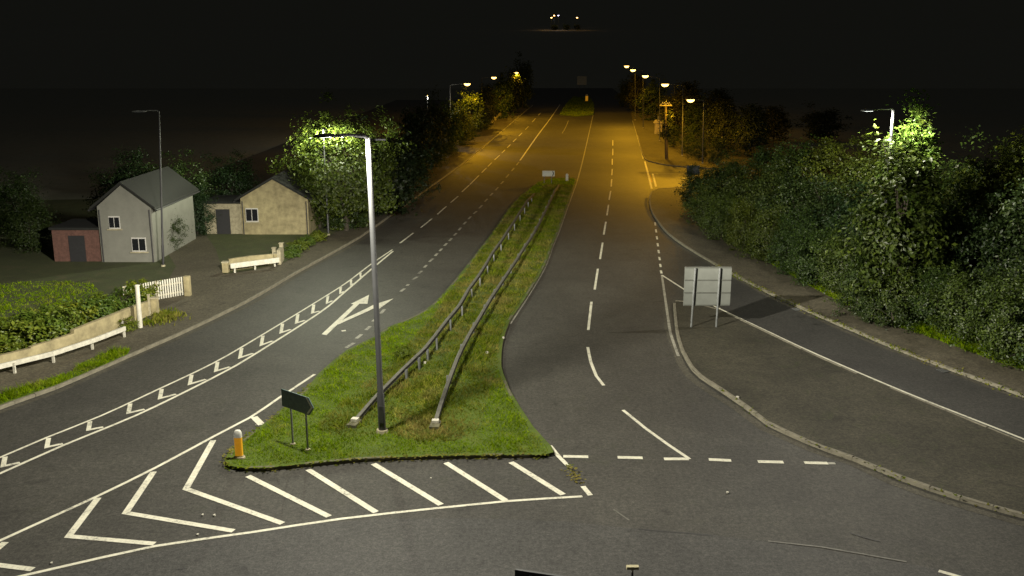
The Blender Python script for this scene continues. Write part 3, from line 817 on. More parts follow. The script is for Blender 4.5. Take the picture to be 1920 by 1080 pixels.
lamp_post(B, AY(802, 178, B.y), AY(800, 180, B.y - .5), 'steel', 'small white lamp among the bushes left of the road', 2500, r0=.05, r1=.035, lo=-.5)
# far hill lamps
for px, py, m, lab in ((1034, 33, M_LENS_FAR, 'leftmost orange lamp of the cluster on the far hill'), (1039, 29, M_LENS_FAR, 'upper orange lamp of the cluster on the far hill'), (1047, 29, M_LENS_FARW, 'violet white lamp on the far hill'), (1082, 33, M_LENS_FAR, 'lone orange lamp right on the far hill')):
    Y = 980.0
    L_ = AY(px, py, Y); gz = rise(Y) - .1
    r_ = thing('hill_lamp', (L_.x, Y, gz), lab, 'street lamp', 'lamps on the far hill')
    MB().tube([(L_.x, Y, gz), (L_.x, Y, L_.z)], [.12, .07], 8).build('column', M_GALV, r_)
    MB().box((L_.x, Y, L_.z + .2), (1.0, .5, .25)).build('lantern', M_DARK, r_)
    mb = MB(); mb.lathe((L_.x, Y - .1, L_.z - .45), [(0.0, 0), (.55, .15), (.75, .4), (.5, .6)], 10); mb.build('lamp_bowl', m, r_)
    lantern_light('lamp_light', (L_.x, Y, L_.z - .7), 9000, SODIUM if m is M_LENS_FAR else (.8, .8, 1), r_, Vector((L_.x, Y, gz)), cap=2.2, lo=.25, hi=.6)

# ------------------------------------------------------------------ foliage
def crown(name, seed, Hh, Rr, base, n_cl, per, leaf, mat, taper=0.0, spread=.42, droop=0.0):
    g = np.random.default_rng(seed)
    th = g.uniform(0, 2 * np.pi, n_cl); u = g.uniform(-1, 1, n_cl)
    rad = g.uniform(.35, 1, n_cl) ** .45
    rad = np.where(g.random(n_cl) < .20, g.uniform(1.0, 1.42, n_cl), rad)
    lump = 1 + .26 * np.sin(3 * th + seed) * np.cos(2.3 * u * 3 + seed * 1.7)
    zc = (base + Hh) / 2; hz = (Hh - base) / 2
    s = np.sqrt(1 - u * u) * rad * lump
    z = zc + u * rad * hz * np.where(u > 0, lump, 1)
    f = 1 - taper * np.clip((z - base) / (Hh - base), 0, 1)
    cx, cy = np.cos(th) * s * Rr * f, np.sin(th) * s * Rr * f
    n = n_cl * per
    sg = np.repeat(g.uniform(.35, 1.25, n_cl) * spread, per)
    P = np.stack([np.repeat(cx, per), np.repeat(cy, per), np.repeat(z, per)], 1) + g.normal(0, 1, (n, 3)) * sg[:, None] * np.array([1, 1, .8])
    P[:, 2] = np.maximum(P[:, 2], .08)
    nrm = P - np.array([0, 0, zc - hz * .3]); nrm /= np.linalg.norm(nrm, axis=1)[:, None] + 1e-6
    nrm += g.normal(0, .65, (n, 3)) + np.array([0, 0, .35]); nrm /= np.linalg.norm(nrm, axis=1)[:, None]
    a = np.cross(nrm, g.normal(0, 1, (n, 3))); a /= np.linalg.norm(a, axis=1)[:, None] + 1e-6
    b = np.cross(nrm, a)
    ls = (g.uniform(.55, 1.35, n) * leaf)[:, None]
    v = np.zeros((n, 4, 3))
    v[:, 0] = P - a * ls * .5; v[:, 1] = P + b * ls * .30 + nrm * ls * .12; v[:, 2] = P + a * ls * .5; v[:, 3] = P - b * ls * .30 + nrm * ls * .12
    me = bpy.data.meshes.new(name)
    me.vertices.add(n * 4); me.loops.add(n * 6); me.polygons.add(n * 2)
    me.vertices.foreach_set('co', v.reshape(-1))
    idx = (np.arange(n)[:, None] * 4 + np.array([0, 1, 2, 0, 2, 3])[None]).astype(np.int32)
    me.loops.foreach_set('vertex_index', idx.reshape(-1))
    me.polygons.foreach_set('loop_start', np.arange(0, n * 6, 3, dtype=np.int32))
    me.materials.append(mat); me.update(calc_edges=True); me.validate()
    return me, np.stack([cx, cy, z], 1)
def trunk(name, seed, Hh, cl, r):
    g = random.Random(seed)
    mb = MB()
    top = Hh * .72
    pts = [Vector((g.uniform(-.1, .1) * i * .3, g.uniform(-.1, .1) * i * .3, top * i / 5 - (.3 if i == 0 else 0))) for i in range(6)]
    mb.tube(pts, [r * (1 - .15 * i) for i in range(6)], 8)
    ks = list(range(len(cl))); g.shuffle(ks)
    for k in ks[:9]:
        c = Vector(cl[k]); j = min(4, max(1, int(c.z / Hh * 5.5) - 1)); a = pts[j]
        mb.tube([a, a.lerp(c, .5) + Vector((0, 0, .15)), c], [r * .42, r * .28, r * .1], 6)
    me = MB.build(mb, name, M_BARK).data
    o = [x for x in COL.objects if x.data is me][0]
    bpy.data.objects.remove(o)
    return me
TPL = {}
def template(key, Hh, Rr, base, n_cl, per, leaf, mat, taper=0, spread=.42, r=.14, seeds=(1, 2)):
    TPL[key] = []
    for s in seeds:
        me, cl = crown('crown', s * 13 + len(key), Hh, Rr, base, n_cl, per, leaf, mat, taper, spread)
        TPL[key].append((me, trunk('trunk', s, Hh, cl, r), Hh))
template('tree', 8.0, 3.0, 1.2, 160, 85, .21, M_LEAF, .15, .42, .15, (1, 2, 3))
template('bigtree', 8.2, 3.6, .9, 230, 75, .24, M_LEAF, .10, .42, .2, (5, 6))
template('shrub', 4.8, 2.3, .1, 130, 95, .155, M_LEAF, .25, .36, .10, (4, 7, 8))
template('darkshrub', 5.5, 2.5, .1, 130, 85, .17, M_LEAFD, .2, .40, .10, (9, 10))
template('narrow', 7.6, 1.9, 1.0, 130, 70, .23, M_LEAF, .42, .40, .13, (31, 32))
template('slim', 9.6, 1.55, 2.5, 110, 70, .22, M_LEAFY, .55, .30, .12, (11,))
template('fartree', 7.0, 2.0, .5, 100, 45, .34, M_LEAF, .2, .45, .14, (12, 14))
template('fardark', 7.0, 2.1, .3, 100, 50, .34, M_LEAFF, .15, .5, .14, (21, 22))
template('gardenshrub', 1.35, .95, .02, 45, 45, .17, M_LEAFY, .1, .17, .05, (15, 16, 17))
template('lowshrub', 1.9, 1.5, .02, 60, 60, .14, M_LEAFD, .15, .22, .05, (18, 19))
def plant(key, loc, h, label, cat, group=None, name=None, wide=1.0, var=None):
    v = TPL[key]; me, tr, Hh = v[rng.randrange(len(v)) if var is None else var]
    s = h / Hh
    o = thing(name or ('tree' if cat == 'tree' else 'shrub'), loc, label, cat, group, rng.uniform(0, 6.28))
    o.scale = (s * wide, s * wide, s)
    c = link(bpy.data.objects.new('crown' if cat == 'tree' else 'foliage', me)); c.parent = o
    t = link(bpy.data.objects.new('trunk' if cat == 'tree' else 'stem', tr)); t.parent = o
    return o
def plant_px(key, px, py, top, label, cat, group=None, z=ZP, wide=1.0, **k):
    B = G(px, py, z); T = AY(px, top, B.y)
    return plant(key, B, max(.4, T.z - z), label, cat, group, wide=wide, **k)
# left: the lit trees
plant_px('bigtree', 650, 432, 222, 'big leafy tree lit bright at the top behind the thin left lamp post', 'tree', 'trees by the left lamp', wide=1.0, var=0)
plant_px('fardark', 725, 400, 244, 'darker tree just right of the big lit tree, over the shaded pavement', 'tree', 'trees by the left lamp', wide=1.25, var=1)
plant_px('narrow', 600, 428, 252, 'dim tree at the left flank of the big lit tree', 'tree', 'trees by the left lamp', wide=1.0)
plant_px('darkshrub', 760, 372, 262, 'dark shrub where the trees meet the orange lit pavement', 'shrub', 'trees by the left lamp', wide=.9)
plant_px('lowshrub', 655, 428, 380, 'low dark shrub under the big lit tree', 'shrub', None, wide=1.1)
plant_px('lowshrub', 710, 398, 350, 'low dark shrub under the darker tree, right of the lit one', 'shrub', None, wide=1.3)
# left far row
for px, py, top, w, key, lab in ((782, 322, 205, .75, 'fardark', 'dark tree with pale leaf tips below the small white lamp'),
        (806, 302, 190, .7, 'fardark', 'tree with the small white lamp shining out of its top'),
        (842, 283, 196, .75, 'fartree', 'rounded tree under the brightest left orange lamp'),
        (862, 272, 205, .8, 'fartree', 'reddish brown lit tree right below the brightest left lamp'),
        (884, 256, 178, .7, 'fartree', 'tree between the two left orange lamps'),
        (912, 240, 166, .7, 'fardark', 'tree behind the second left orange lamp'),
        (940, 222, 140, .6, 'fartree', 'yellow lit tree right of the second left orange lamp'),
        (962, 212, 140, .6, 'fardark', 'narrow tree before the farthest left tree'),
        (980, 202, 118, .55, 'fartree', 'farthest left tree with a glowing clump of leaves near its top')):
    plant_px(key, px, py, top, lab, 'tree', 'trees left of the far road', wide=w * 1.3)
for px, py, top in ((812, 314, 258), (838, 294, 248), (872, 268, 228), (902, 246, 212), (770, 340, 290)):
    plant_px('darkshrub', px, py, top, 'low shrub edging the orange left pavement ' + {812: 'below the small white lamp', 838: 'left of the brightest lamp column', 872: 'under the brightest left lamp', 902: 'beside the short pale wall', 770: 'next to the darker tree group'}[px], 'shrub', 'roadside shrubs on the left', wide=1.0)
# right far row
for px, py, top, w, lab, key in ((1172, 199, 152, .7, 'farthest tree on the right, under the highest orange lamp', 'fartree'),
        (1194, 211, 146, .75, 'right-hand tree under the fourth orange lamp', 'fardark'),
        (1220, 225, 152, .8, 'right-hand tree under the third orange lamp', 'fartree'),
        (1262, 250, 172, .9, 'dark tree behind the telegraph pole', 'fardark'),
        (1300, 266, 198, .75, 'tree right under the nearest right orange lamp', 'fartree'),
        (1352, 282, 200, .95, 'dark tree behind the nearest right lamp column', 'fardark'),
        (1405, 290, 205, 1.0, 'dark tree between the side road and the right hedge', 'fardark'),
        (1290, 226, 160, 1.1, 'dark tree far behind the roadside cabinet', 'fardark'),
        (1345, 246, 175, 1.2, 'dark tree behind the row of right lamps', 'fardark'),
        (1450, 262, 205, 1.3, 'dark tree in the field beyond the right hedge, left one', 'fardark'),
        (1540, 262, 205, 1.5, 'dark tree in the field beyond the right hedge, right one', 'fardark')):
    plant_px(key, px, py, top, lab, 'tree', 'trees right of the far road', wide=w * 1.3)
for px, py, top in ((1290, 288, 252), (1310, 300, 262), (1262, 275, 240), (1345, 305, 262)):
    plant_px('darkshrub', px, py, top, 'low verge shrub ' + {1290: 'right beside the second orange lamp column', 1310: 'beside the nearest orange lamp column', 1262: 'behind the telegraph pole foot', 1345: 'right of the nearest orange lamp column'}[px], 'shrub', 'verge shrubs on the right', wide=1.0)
# right hedge
g1 = 'shrubs of the right-hand hedge'
HL = ['at the end by the side road mouth', 'beside the end one by the side road', 'left of the grey sign top, where the pavement narrows', 'right above the top right corner of the grey sign', 'just right of the grey sign and above the pavement', 'at the left tip of the bright grass fringe', 'above the left part of the bright grass fringe', 'directly left of the lamp column foot', 'wrapped round the lamp column foot', 'just right of the lamp column foot', 'above the middle of the grass fringe right of the lamp', 'second from the right frame edge', 'at the right frame edge', 'beyond the right frame edge']
for k, (px, py, top) in enumerate(((1322, 424, 352), (1352, 448, 372), (1392, 470, 386), (1436, 492, 392), (1484, 512, 408), (1530, 535, 428), (1580, 556, 440), (1632, 574, 452), (1690, 600, 470), (1752, 618, 500), (1812, 640, 506), (1870, 662, 520), (1930, 684, 520), (1990, 700, 540))):
    plant_px('shrub', px, py, top, 'front hedge shrub ' + HL[k], 'shrub', g1, z=.12, wide=rng.uniform(.85, 1.1))
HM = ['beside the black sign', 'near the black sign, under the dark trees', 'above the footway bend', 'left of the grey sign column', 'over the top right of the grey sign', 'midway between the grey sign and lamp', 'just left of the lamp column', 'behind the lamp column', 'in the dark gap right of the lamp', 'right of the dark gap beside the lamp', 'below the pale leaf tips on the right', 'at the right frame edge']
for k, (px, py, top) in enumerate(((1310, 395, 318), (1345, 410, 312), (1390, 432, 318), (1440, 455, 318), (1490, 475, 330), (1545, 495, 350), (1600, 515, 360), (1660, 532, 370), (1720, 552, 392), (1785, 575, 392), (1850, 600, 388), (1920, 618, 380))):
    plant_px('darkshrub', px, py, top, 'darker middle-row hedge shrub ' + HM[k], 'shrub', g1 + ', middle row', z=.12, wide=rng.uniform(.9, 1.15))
for px, py, top, lab in ((1370, 400, 300, 'leftmost tree at the back of the right hedge'), (1432, 425, 278, 'rounded tree in the back of the hedge, left of the pale tree tops'), (1492, 448, 268, 'broad tree at the back of the hedge above the bright grass'), (1556, 470, 262, 'tree at the back of the hedge, left of the floodlit one'), (1622, 492, 290, 'tree behind the right lamp column'), (1765, 525, 312, 'lower tree right of the floodlit tree'), (1815, 540, 300, 'tree with pale leaf tips at the right of the hedge'), (1872, 556, 262, 'tall tree near the right frame edge'), (1935, 566, 268, 'tree cut by the right frame edge')):
    plant_px('tree', px, py, top, lab, 'tree', 'trees behind the right hedge', z=.12, wide=.95)
B = G(1690, 596, .12)
plant('slim', AY(1692, 540, b2.y + .5) * Vector((1, 1, 0)) if False else Vector((AY(1698, 400, b2.y + .3).x, b2.y + .3, .12)), AY(1698, 216, b2.y + .3).z - .12, 'slim floodlit yellow green tree against the right lamp column', 'tree', var=0)
plant('narrow', Vector((AY(1694, 400, b2.y - .9).x, b2.y - .9, .12)), AY(1690, 286, b2.y - .9).z, 'bushy tree spreading below the floodlit top beside the right lamp', 'tree', var=1, wide=1.0)
for px, py, top, lab in ((1640, 600, 558, 'low shrub hiding the foot of the right lamp column'), (1672, 612, 560, 'low shrub just right of the right lamp column foot'), (1606, 588, 540, 'low shrub at the grass left of the right lamp column')):
    plant_px('lowshrub', px, py, top, lab, 'shrub', 'low shrubs at the foot of the right lamp', z=.12)
# garden planting over the wall
for i, (px, py, top) in enumerate(((-40, 672, 618), (10, 664, 612), (45, 655, 598), (80, 645, 590), (112, 632, 580), (145, 618, 572), (176, 606, 560), (205, 594, 556), (232, 582, 548), (262, 571, 534), (278, 562, 532))):
    plant_px('gardenshrub', px, py, top, ('pale leafy garden plant over the cream wall, ' + ('cut by the left frame edge', 'at the left frame edge', 'beside the one at the left frame edge', 'left of the step in the wall', 'just before the step in the wall', 'above the step in the wall', 'just right of the step in the wall', 'over the higher wall part', 'nearest the white post')[i] if i < 9 else ('leafy garden plant against the left face of the gate pier' if i == 9 else 'topmost leafy garden plant behind the gate pier') if i < 11 else 'garden plant in the bed behind the cream wall'), 'shrub', ('garden plants along the wall' if i < 9 else 'garden plants by the pier' if i < 11 else 'garden plants in the bed'), wide=rng.uniform(1.0, 1.35))
plant_px('gardenshrub', 757, 670, 650, 'dark leafy weed clump on the median near the left barrier', 'plant', None, name='weed_clump', wide=1.1)
for px, py, top in ((545, 480, 462), (560, 470, 452), (578, 460, 444), (596, 452, 436)):
    plant_px('gardenshrub', px, py, top, 'scrubby weed bush ' + {545: 'nearest the pale stone piers', 560: 'second from the stone piers on the bank', 578: 'second from the left lamp post on the bank', 596: 'nearest the thin left lamp post'}[px], 'shrub', 'weed bushes on the left bank', wide=1.5)
for px, py, top in ((30, 440, 330), (330, 430, 300), (60, 470, 380), (310, 470, 400), (370, 440, 360), (250, 430, 300), (440, 405, 300)):
    plant_px('darkshrub', px, py, top, 'dark garden tree ' + {30: 'at the left edge, behind the brick wing', 330: 'between the two houses', 60: 'left of the brick wing', 310: 'at the right corner of the white house', 370: 'before the stone wing of the cream house', 250: 'right behind the roof of the white house', 440: 'behind the cream house roof'}[px], 'tree', 'garden trees by the houses', wide=1.1)
# white flowers by the post
fb = G(236, 618, ZP)
fl = plant('gardenshrub', fb, .5, 'small plant with white flowers beside the white post', 'plant', None, name='flowering_plant', wide=1.3)
for k in range(6):
    c = Vector((rng.uniform(-.35, .35), rng.uniform(-.3, .1), rng.uniform(.5, 1.1)))
    mb = MB()
    for q in range(5):
        a = q * 1.257
        mb.add([c, c + Vector((math.cos(a) * .1, math.sin(a) * .1, .05)), c + Vector((math.cos(a + .7) * .15, math.sin(a + .7) * .15, .03)), c + Vector((math.cos(a + 1.3) * .1, math.sin(a + 1.3) * .1, .05))], [(0, 1, 2, 3)])
    o = mb.build('flower', M_PETAL); o.parent = fl
# bushes lit on the far hill
for px, lab in ((1040, 'bush below the left lamps on the far hill'), (1062, 'bush between the lamps on the far hill'), (1082, 'bush below the lone right lamp on the far hill')):
    p = AY(px, 46, 985)
    plant('fartree', (p.x, 985, rise(985) - .1), 5.0, lab, 'shrub', 'bushes on the far hill', wide=2.2)

# ------------------------------------------------------------------ signs
def frame_of(a, b):
    d = (b - a); L = d.length; d = d / L
    return d, Vector((d.y, -d.x, 0)), L            # along, facing (towards camera side), length
# large grey sign seen from behind on the paved island
A, Bq = G(1296, 613, ZP), G(1343, 613, ZP)
sg = thing('road_sign', (A + Bq) / 2, 'large grey sign seen from behind, standing on two legs on the paved island', 'road sign')
Y = A.y
TL, BRp = AY(1284, 501, Y), AY(1369, 574, Y)
xl, xr = AY(1283, 540, Y).x, AY(1371, 540, Y).x
zt, zb = TL.z, BRp.z
MB().box(((xl + xr) / 2, Y + .09, (zt + zb) / 2), (xr - xl, .025, zt - zb)).build('panel', M_SIGNBACK, sg)
for k in range(4):
    z = zb + .03 + (zt - zb - .06) * k / 3
    MB().box(((xl + xr) / 2, Y + .062, z), (xr - xl - .04, .03, .05)).build('rib', M_SIGNRIB, sg)
for p, tx in ((A, 1304), (Bq, 1350)):
    MB().tube([(p.x, Y, .05), (AY(tx, 504, Y).x, Y, zt - .05)], .05, 12).build('leg', M_GALV, sg)
# flag sign by the yellow bollard
zt = 2.02
P1, P2 = G(527, 729, zt), G(578, 746, zt)
d, nrm, Ls = frame_of(P1, P2)
fs_ = thing('direction_sign', G(560, 832, .12), 'dark flag shaped direction sign on two thin legs by the yellow bollard', 'road sign')
def flag(root, P1, P2, zt, h, tip, face, border, thick=.03):
    d, nrm, L = frame_of(P1, P2)
    def q(s, z, o=0): return P1 + d * s + nrm * o + Vector((0, 0, z - zt))
    out = [(0, 0), (L, 0), (L + tip, -h / 2), (L, -h), (0, -h)]
    mb = MB(); n = 5
    vs = [q(s, zt + z, 0) for s, z in out] + [q(s, zt + z, -thick) for s, z in out]
    mb.add(vs, [(4, 3, 2, 1, 0), (5, 6, 7, 8, 9)] + [(i, (i + 1) % n, n + (i + 1) % n, n + i) for i in range(n)])
    pn = mb.build('panel', face, root)
    mb = MB()
    for (s0, z0), (s1, z1) in (((L - .10, -.03), (L + tip - .10, -h / 2)), ((L + tip - .10, -h / 2), (L - .10, -h + .03))):
        vs = [q(s0 - .03, zt + z0, .004), q(s0 + .06, zt + z0, .004), q(s1 + .06, zt + z1, .004), q(s1 - .03, zt + z1, .004)]
        mb.add(vs + [v - nrm * .003 for v in vs], [(0, 1, 2, 3), (7, 6, 5, 4), (0, 4, 5, 1), (1, 5, 6, 2), (2, 6, 7, 3), (3, 7, 4, 0)])
    mb.build('chevron_border', border, pn)
    return d, nrm, L
flag(fs_, P1, P2, zt, .60, .24, M_GREEN, M_SIGNW)
for (bx, by), s in (((548, 826), .27), ((580, 841), .82)):
    b = P1 + d * (Ls * s) - nrm * .07
    MB().tube([(b.x, b.y, .05), (b.x, b.y, zt - .08)], .032, 10).build('leg', M_GALV, fs_)
    MB().tube([(b.x, b.y, .10), (b.x, b.y, .16)], .09, 10).build('footing', M_STONE, fs_)
# sign whose top just enters the bottom of the frame
zt = 2.6
P1, P2 = G(966, 1067, zt), G(1120, 1090, zt)
d, nrm, Ls = frame_of(P1, P2)
ns = thing('direction_sign', (P1 + P2) / 2 * Vector((1, 1, 0)), 'dark sign top edge at the bottom edge of the picture', 'road sign') if False else thing('direction_sign', Vector(((P1.x + P2.x) / 2, (P1.y + P2.y) / 2, 0.0)), 'dark sign whose top edge just shows at the bottom of the picture', 'road sign')
mb = MB()
c = (P1 + P2) / 2
MB().box((c.x, c.y, zt - .3), (Ls, .06, .6), math.atan2(d.y, d.x)).build('panel', M_SIGNDK, ns)
for s in (.2, .8):
    p = P1.lerp(P2, s) + nrm * .06
    MB().tube([(p.x, p.y, 0), (p.x, p.y, zt - .06)], .038, 10).build('leg', M_GALV, ns)
# slim post with crossbar
zt = 2.5
p = G(1186, 1065, zt)
mp_ = thing('marker_post', (p.x, p.y, 0), 'slim post topped by a small pale crossbar at the bottom edge', 'post')
MB().tube([(p.x, p.y, 0), (p.x, p.y, zt - .02)], .024, 10).build('post', M_DARK, mp_)
MB().box((p.x, p.y, zt + .015), (.25, .10, .06)).build('crossbar', plain('pale yellow cap', (.45, .41, .24), .6), mp_)
MB().box((p.x, p.y, zt - .05), (.04, .05, .07)).build('bracket', M_WHITEM, mp_)
# small far signs
def panel_sign(name, base, pl, pr, pt, pb, label, face, legs, depth=.04, ribs=False):
    B = G(*base, ZP)
    x0, x1 = AY(pl, pt, B.y).x, AY(pr, pt, B.y).x
    z1, z0 = AY(pl, pt, B.y).z, AY(pl, pb, B.y).z
    root = thing(name, B, label, 'road sign')
    pn = MB().box(((x0 + x1) / 2, B.y - .05, (z0 + z1) / 2), (x1 - x0, depth, z1 - z0)).build('panel', face, root)
    for s in legs:
        x = x0 + (x1 - x0) * s
        MB().tube([(x, B.y, B.z - .05), (x, B.y, z1 - .05)], .04, 8).build('leg', M_GALV, root)
    return root, pn, (x0, x1, z0, z1, B.y)
r_, pn, (x0, x1, z0, z1, Yq) = panel_sign('direction_sign', (1026, 344), 1017, 1040, 320, 330.5, 'small white direction sign at the far end of the median', M_SIGNW, (.15, .75))
MB().add([(x1 - .26, Yq - .075, z0 + .05), (x1 - .16, Yq - .075, z0 + .05), (x1 - .06, Yq - .075, (z0 + z1) / 2), (x1 - .16, Yq - .075, z1 - .05), (x1 - .26, Yq - .075, z1 - .05), (x1 - .16, Yq - .075, (z0 + z1) / 2)], [(0, 1, 2, 5), (5, 2, 3, 4)]).build('chevron', M_SIGNDK, pn)
panel_sign('road_sign', (1294, 376), 1288, 1312, 310, 328, 'black sign back on one thin leg beside the side road mouth', M_SIGNDK, (.25,))
Yb = 330.0
fsn = thing('road_sign', (AY(1091, 150, Yb).x, Yb, rise(Yb)), 'faint square sign back far up the road beyond the grass', 'road sign')
z1, z0 = AY(1091, 143, Yb).z, AY(1091, 159, Yb).z
x0, x1 = AY(1082, 150, Yb).x, AY(1100, 150, Yb).x
MB().box(((x0 + x1) / 2, Yb - .1, (z0 + z1) / 2), (x1 - x0, .06, z1 - z0)).build('panel', M_SIGNW, fsn)
for s in (.25, .75):
    MB().tube([(x0 + (x1 - x0) * s, Yb, rise(Yb) - .1), (x0 + (x1 - x0) * s, Yb, z1 - .1)], .07, 8).build('leg', M_GALV, fsn)

# ------------------------------------------------------------------ bollards
def bollard(base, h, w, label, body, cap, dk=True):
    root = thing('bollard', base, label, 'bollard', 'keep left bollards')
    x, y, z = base
    def rr(zz, sc, dz):
        pts = []
        for k in range(20):
            a = 2 * math.pi * k / 20
            pts.append((x + math.copysign(abs(math.cos(a)) ** .6, math.cos(a)) * w / 2 * sc, y + math.copysign(abs(math.sin(a)) ** .6, math.sin(a)) * w * .32 * sc, z + zz))
        return pts
    def loft(levels):
        mb = MB(); vs = []
        for zz, sc in levels: vs += rr(zz, sc, 0)
        n = 20
        fs = [(i * n + k, i * n + (k + 1) % n, (i + 1) * n + (k + 1) % n, (i + 1) * n + k) for i in range(len(levels) - 1) for k in range(n)]
        fs += [tuple(range(n))[::-1], tuple((len(levels) - 1) * n + k for k in range(n))]
        mb.sm = True
        return mb.add(vs, fs)
    loft([(0, 1.5), (.05, 1.45), (.06, 1.15), (.10, 1.1)]).build('base', M_STONE, root)
    loft([(.10, 1), (h * .74, 1)]).build('shell', body, root)
    loft([(h * .74, 1.01), (h * .86, 1.0), (h * .94, .85), (h * .985, .6), (h, .2)]).build('head', cap, root)
    return root
bollard(tuple(G(449, 859, .12)), 0.98, .25, 'yellow bollard with a white top at the nose of the median', M_YELLOW, M_CAPW)
bollard(tuple(G(1063, 340, .12)), 0.8, .3, 'tiny pale bollard at the far end of the median', M_WHITEM, M_WHITEM)
B = G(1100, 190, .14)
bollard((B.x, B.y, .14), 2.0, .7, 'faint pale bollard on the far grass median', M_YELLOW, M_WHITEM)

# ------------------------------------------------------------------ left roadside: rail, walls, fence, posts
def box_rail(line, label, zr, h, post_px, grp='white vehicle rails on the left'):
    P = GL(line, ZP)
    root = thing('guard_rail', P[0], label, 'guard rail', grp)
    for a, b in zip(P, P[1:]):
        MB().beam(a + Vector((0, 0, zr)), b + Vector((0, 0, zr)), .10, h).build('rail', M_WHITEM, root)
    for px, py in post_px:
        p = G(px, py, ZP)
        MB().box((p.x, p.y + .09, ZP + (zr - .02) / 2), (.09, .09, zr - .02 + .1)).build('post', M_WHITEM, root)
    return root
box_rail([(-150, 756), (0, 706), (100, 681), (180, 654), (236, 632)], 'long low white rail in front of the cream garden wall', .42, .20, ((-120, 744), (26, 701), (99, 681), (172, 656), (232, 633)))
box_rail([(433, 513), (478, 507), (524, 501)], 'short white rail in front of the low wall beyond the driveway', .46, .30, ((440, 512), (478, 506), (515, 500)))
def wall(line, z_list, w, mat, name, label, piers=(), cat='wall', grp=None):
    P = GL(line, ZP)
    root = thing(name, P[0], label, cat, grp)
    for (a, b), (h0, h1) in zip(zip(P, P[1:]), z_list):
        d = (b - a).normalized(); n = Vector((-d.y, d.x, 0)) * w
        vs = [a, b, b + n, a + n]
        z0 = ZP - .1
        V = [(v.x, v.y, z0) for v in vs] + [(a.x, a.y, ZP + h0), (b.x, b.y, ZP + h1), (b.x + n.x, b.y + n.y, ZP + h1), (a.x + n.x, a.y + n.y, ZP + h0)]
        MB().add(V, [(0, 3, 2, 1), (4, 5, 6, 7), (0, 1, 5, 4), (1, 2, 6, 5), (2, 3, 7, 6), (3, 0, 4, 7)]).build('wall_section', mat, root)
    for (px, py), h, s in piers:
        p = G(px, py, ZP)
        k = MB().box((p.x, p.y, ZP + h / 2 - .05), (s, s, h + .1)).build('pier', mat, root)
        MB().box((p.x, p.y, ZP + h + .03), (s + .06, s + .06, .06)).build('pier_cap', M_STONE, k)
    return root
wall([(-120, 716), (60, 672), (142, 650), (236, 612), (289, 588)], [(.45, .45), (.5, .62), (.78, .80), (.82, .72)], .2, M_CREAM, 'garden_wall', 'cream rendered garden wall with stepped top behind the long white rail', (((292, 589), .82, .30),))
wall([(431, 508), (470, 503), (513, 496)], [(.72, .76), (.76, .66)], .2, M_CREAM, 'garden_wall', 'low cream wall behind the short white rail beyond the driveway', (((424, 511), .62, .34), ((519, 494), .62, .3)))
wall([(527, 496), (532, 489)], [(.9, .9)], .22, M_STONE, 'gate_pier', 'pale stone piers at the end of the short white rail', (((515, 487), .75, .22), ((529, 487), 1.05, .22)), cat='gate pier')
# white post
p = G(263, 614, ZP); tp = AY(257, 536, p.y)
wp = thing('post', p, 'tall white post standing at the end of the long rail', 'post')
MB().tube([(p.x, p.y, ZP - .1), (tp.x, p.y, tp.z)], [.12, .105], 12).build('shaft', M_WHITEM, wp)
MB().tube([(tp.x, p.y, tp.z), (tp.x, p.y, tp.z + .05)], [.13, .10], 12).build('cap', M_WHITEM, wp)
p2 = G(284, 590, ZP); t2_ = AY(281, 552, p2.y)
gp = thing('post', p2, 'thin pale gate post beside the cream pier', 'post')
MB().box(((p2.x + t2_.x) / 2, p2.y - .2, (ZP + t2_.z) / 2), (.09, .09, t2_.z - ZP)).build('shaft', M_STONE, gp)
MB().box((t2_.x, p2.y - .2, t2_.z + .03), (.12, .12, .05)).build('cap', M_STONE, gp)
# picket fence along the driveway
a, b = G(232, 574, ZP), G(349, 553, ZP)
fence = thing('picket_fence', (a + b) / 2, 'white picket fence panel beside the driveway, ending in a pier', 'fence')
L = (b - a).length; n = int(L / .13)
dv = (b - a).normalized(); ang = math.atan2(dv.y, dv.x)
ztop = AY(338, 519, b.y).z - ZP
for zz in (.22, ztop * .72):
    mm = (a + b) / 2 + Vector((-dv.y, dv.x, 0)) * .04
    MB().box((mm.x, mm.y, ZP + zz), (L, .04, .08), ang).build('fence_rail', M_STONE, fence)
pm = None
for k in range(n):
    p = a.lerp(b, (k + .5) / n)
    hh = ztop + .02 * math.sin(k)
    if pm is None:
        o = MB().box((p.x, p.y, ZP + hh / 2 + .03), (.075, .025, hh), ang).build('picket', M_WHITEM, fence); pm = o; pc = p
    else:
        o = pm.copy(); COL.objects.link(o); o.parent = fence; o.location = p - pc
for q in (0.0, .5, 1.0):
    p = a.lerp(b, q)
    MB().box((p.x + .05, p.y + .1, ZP + ztop / 2), (.10, .10, ztop + .05), ang).build('fence_post', M_STONE, fence)
p = G(353, 555, ZP)
MB().box((p.x, p.y, ZP + ztop / 2 + .03), (.30, .30, ztop + .12)).build('end_pier', M_CREAM, fence)

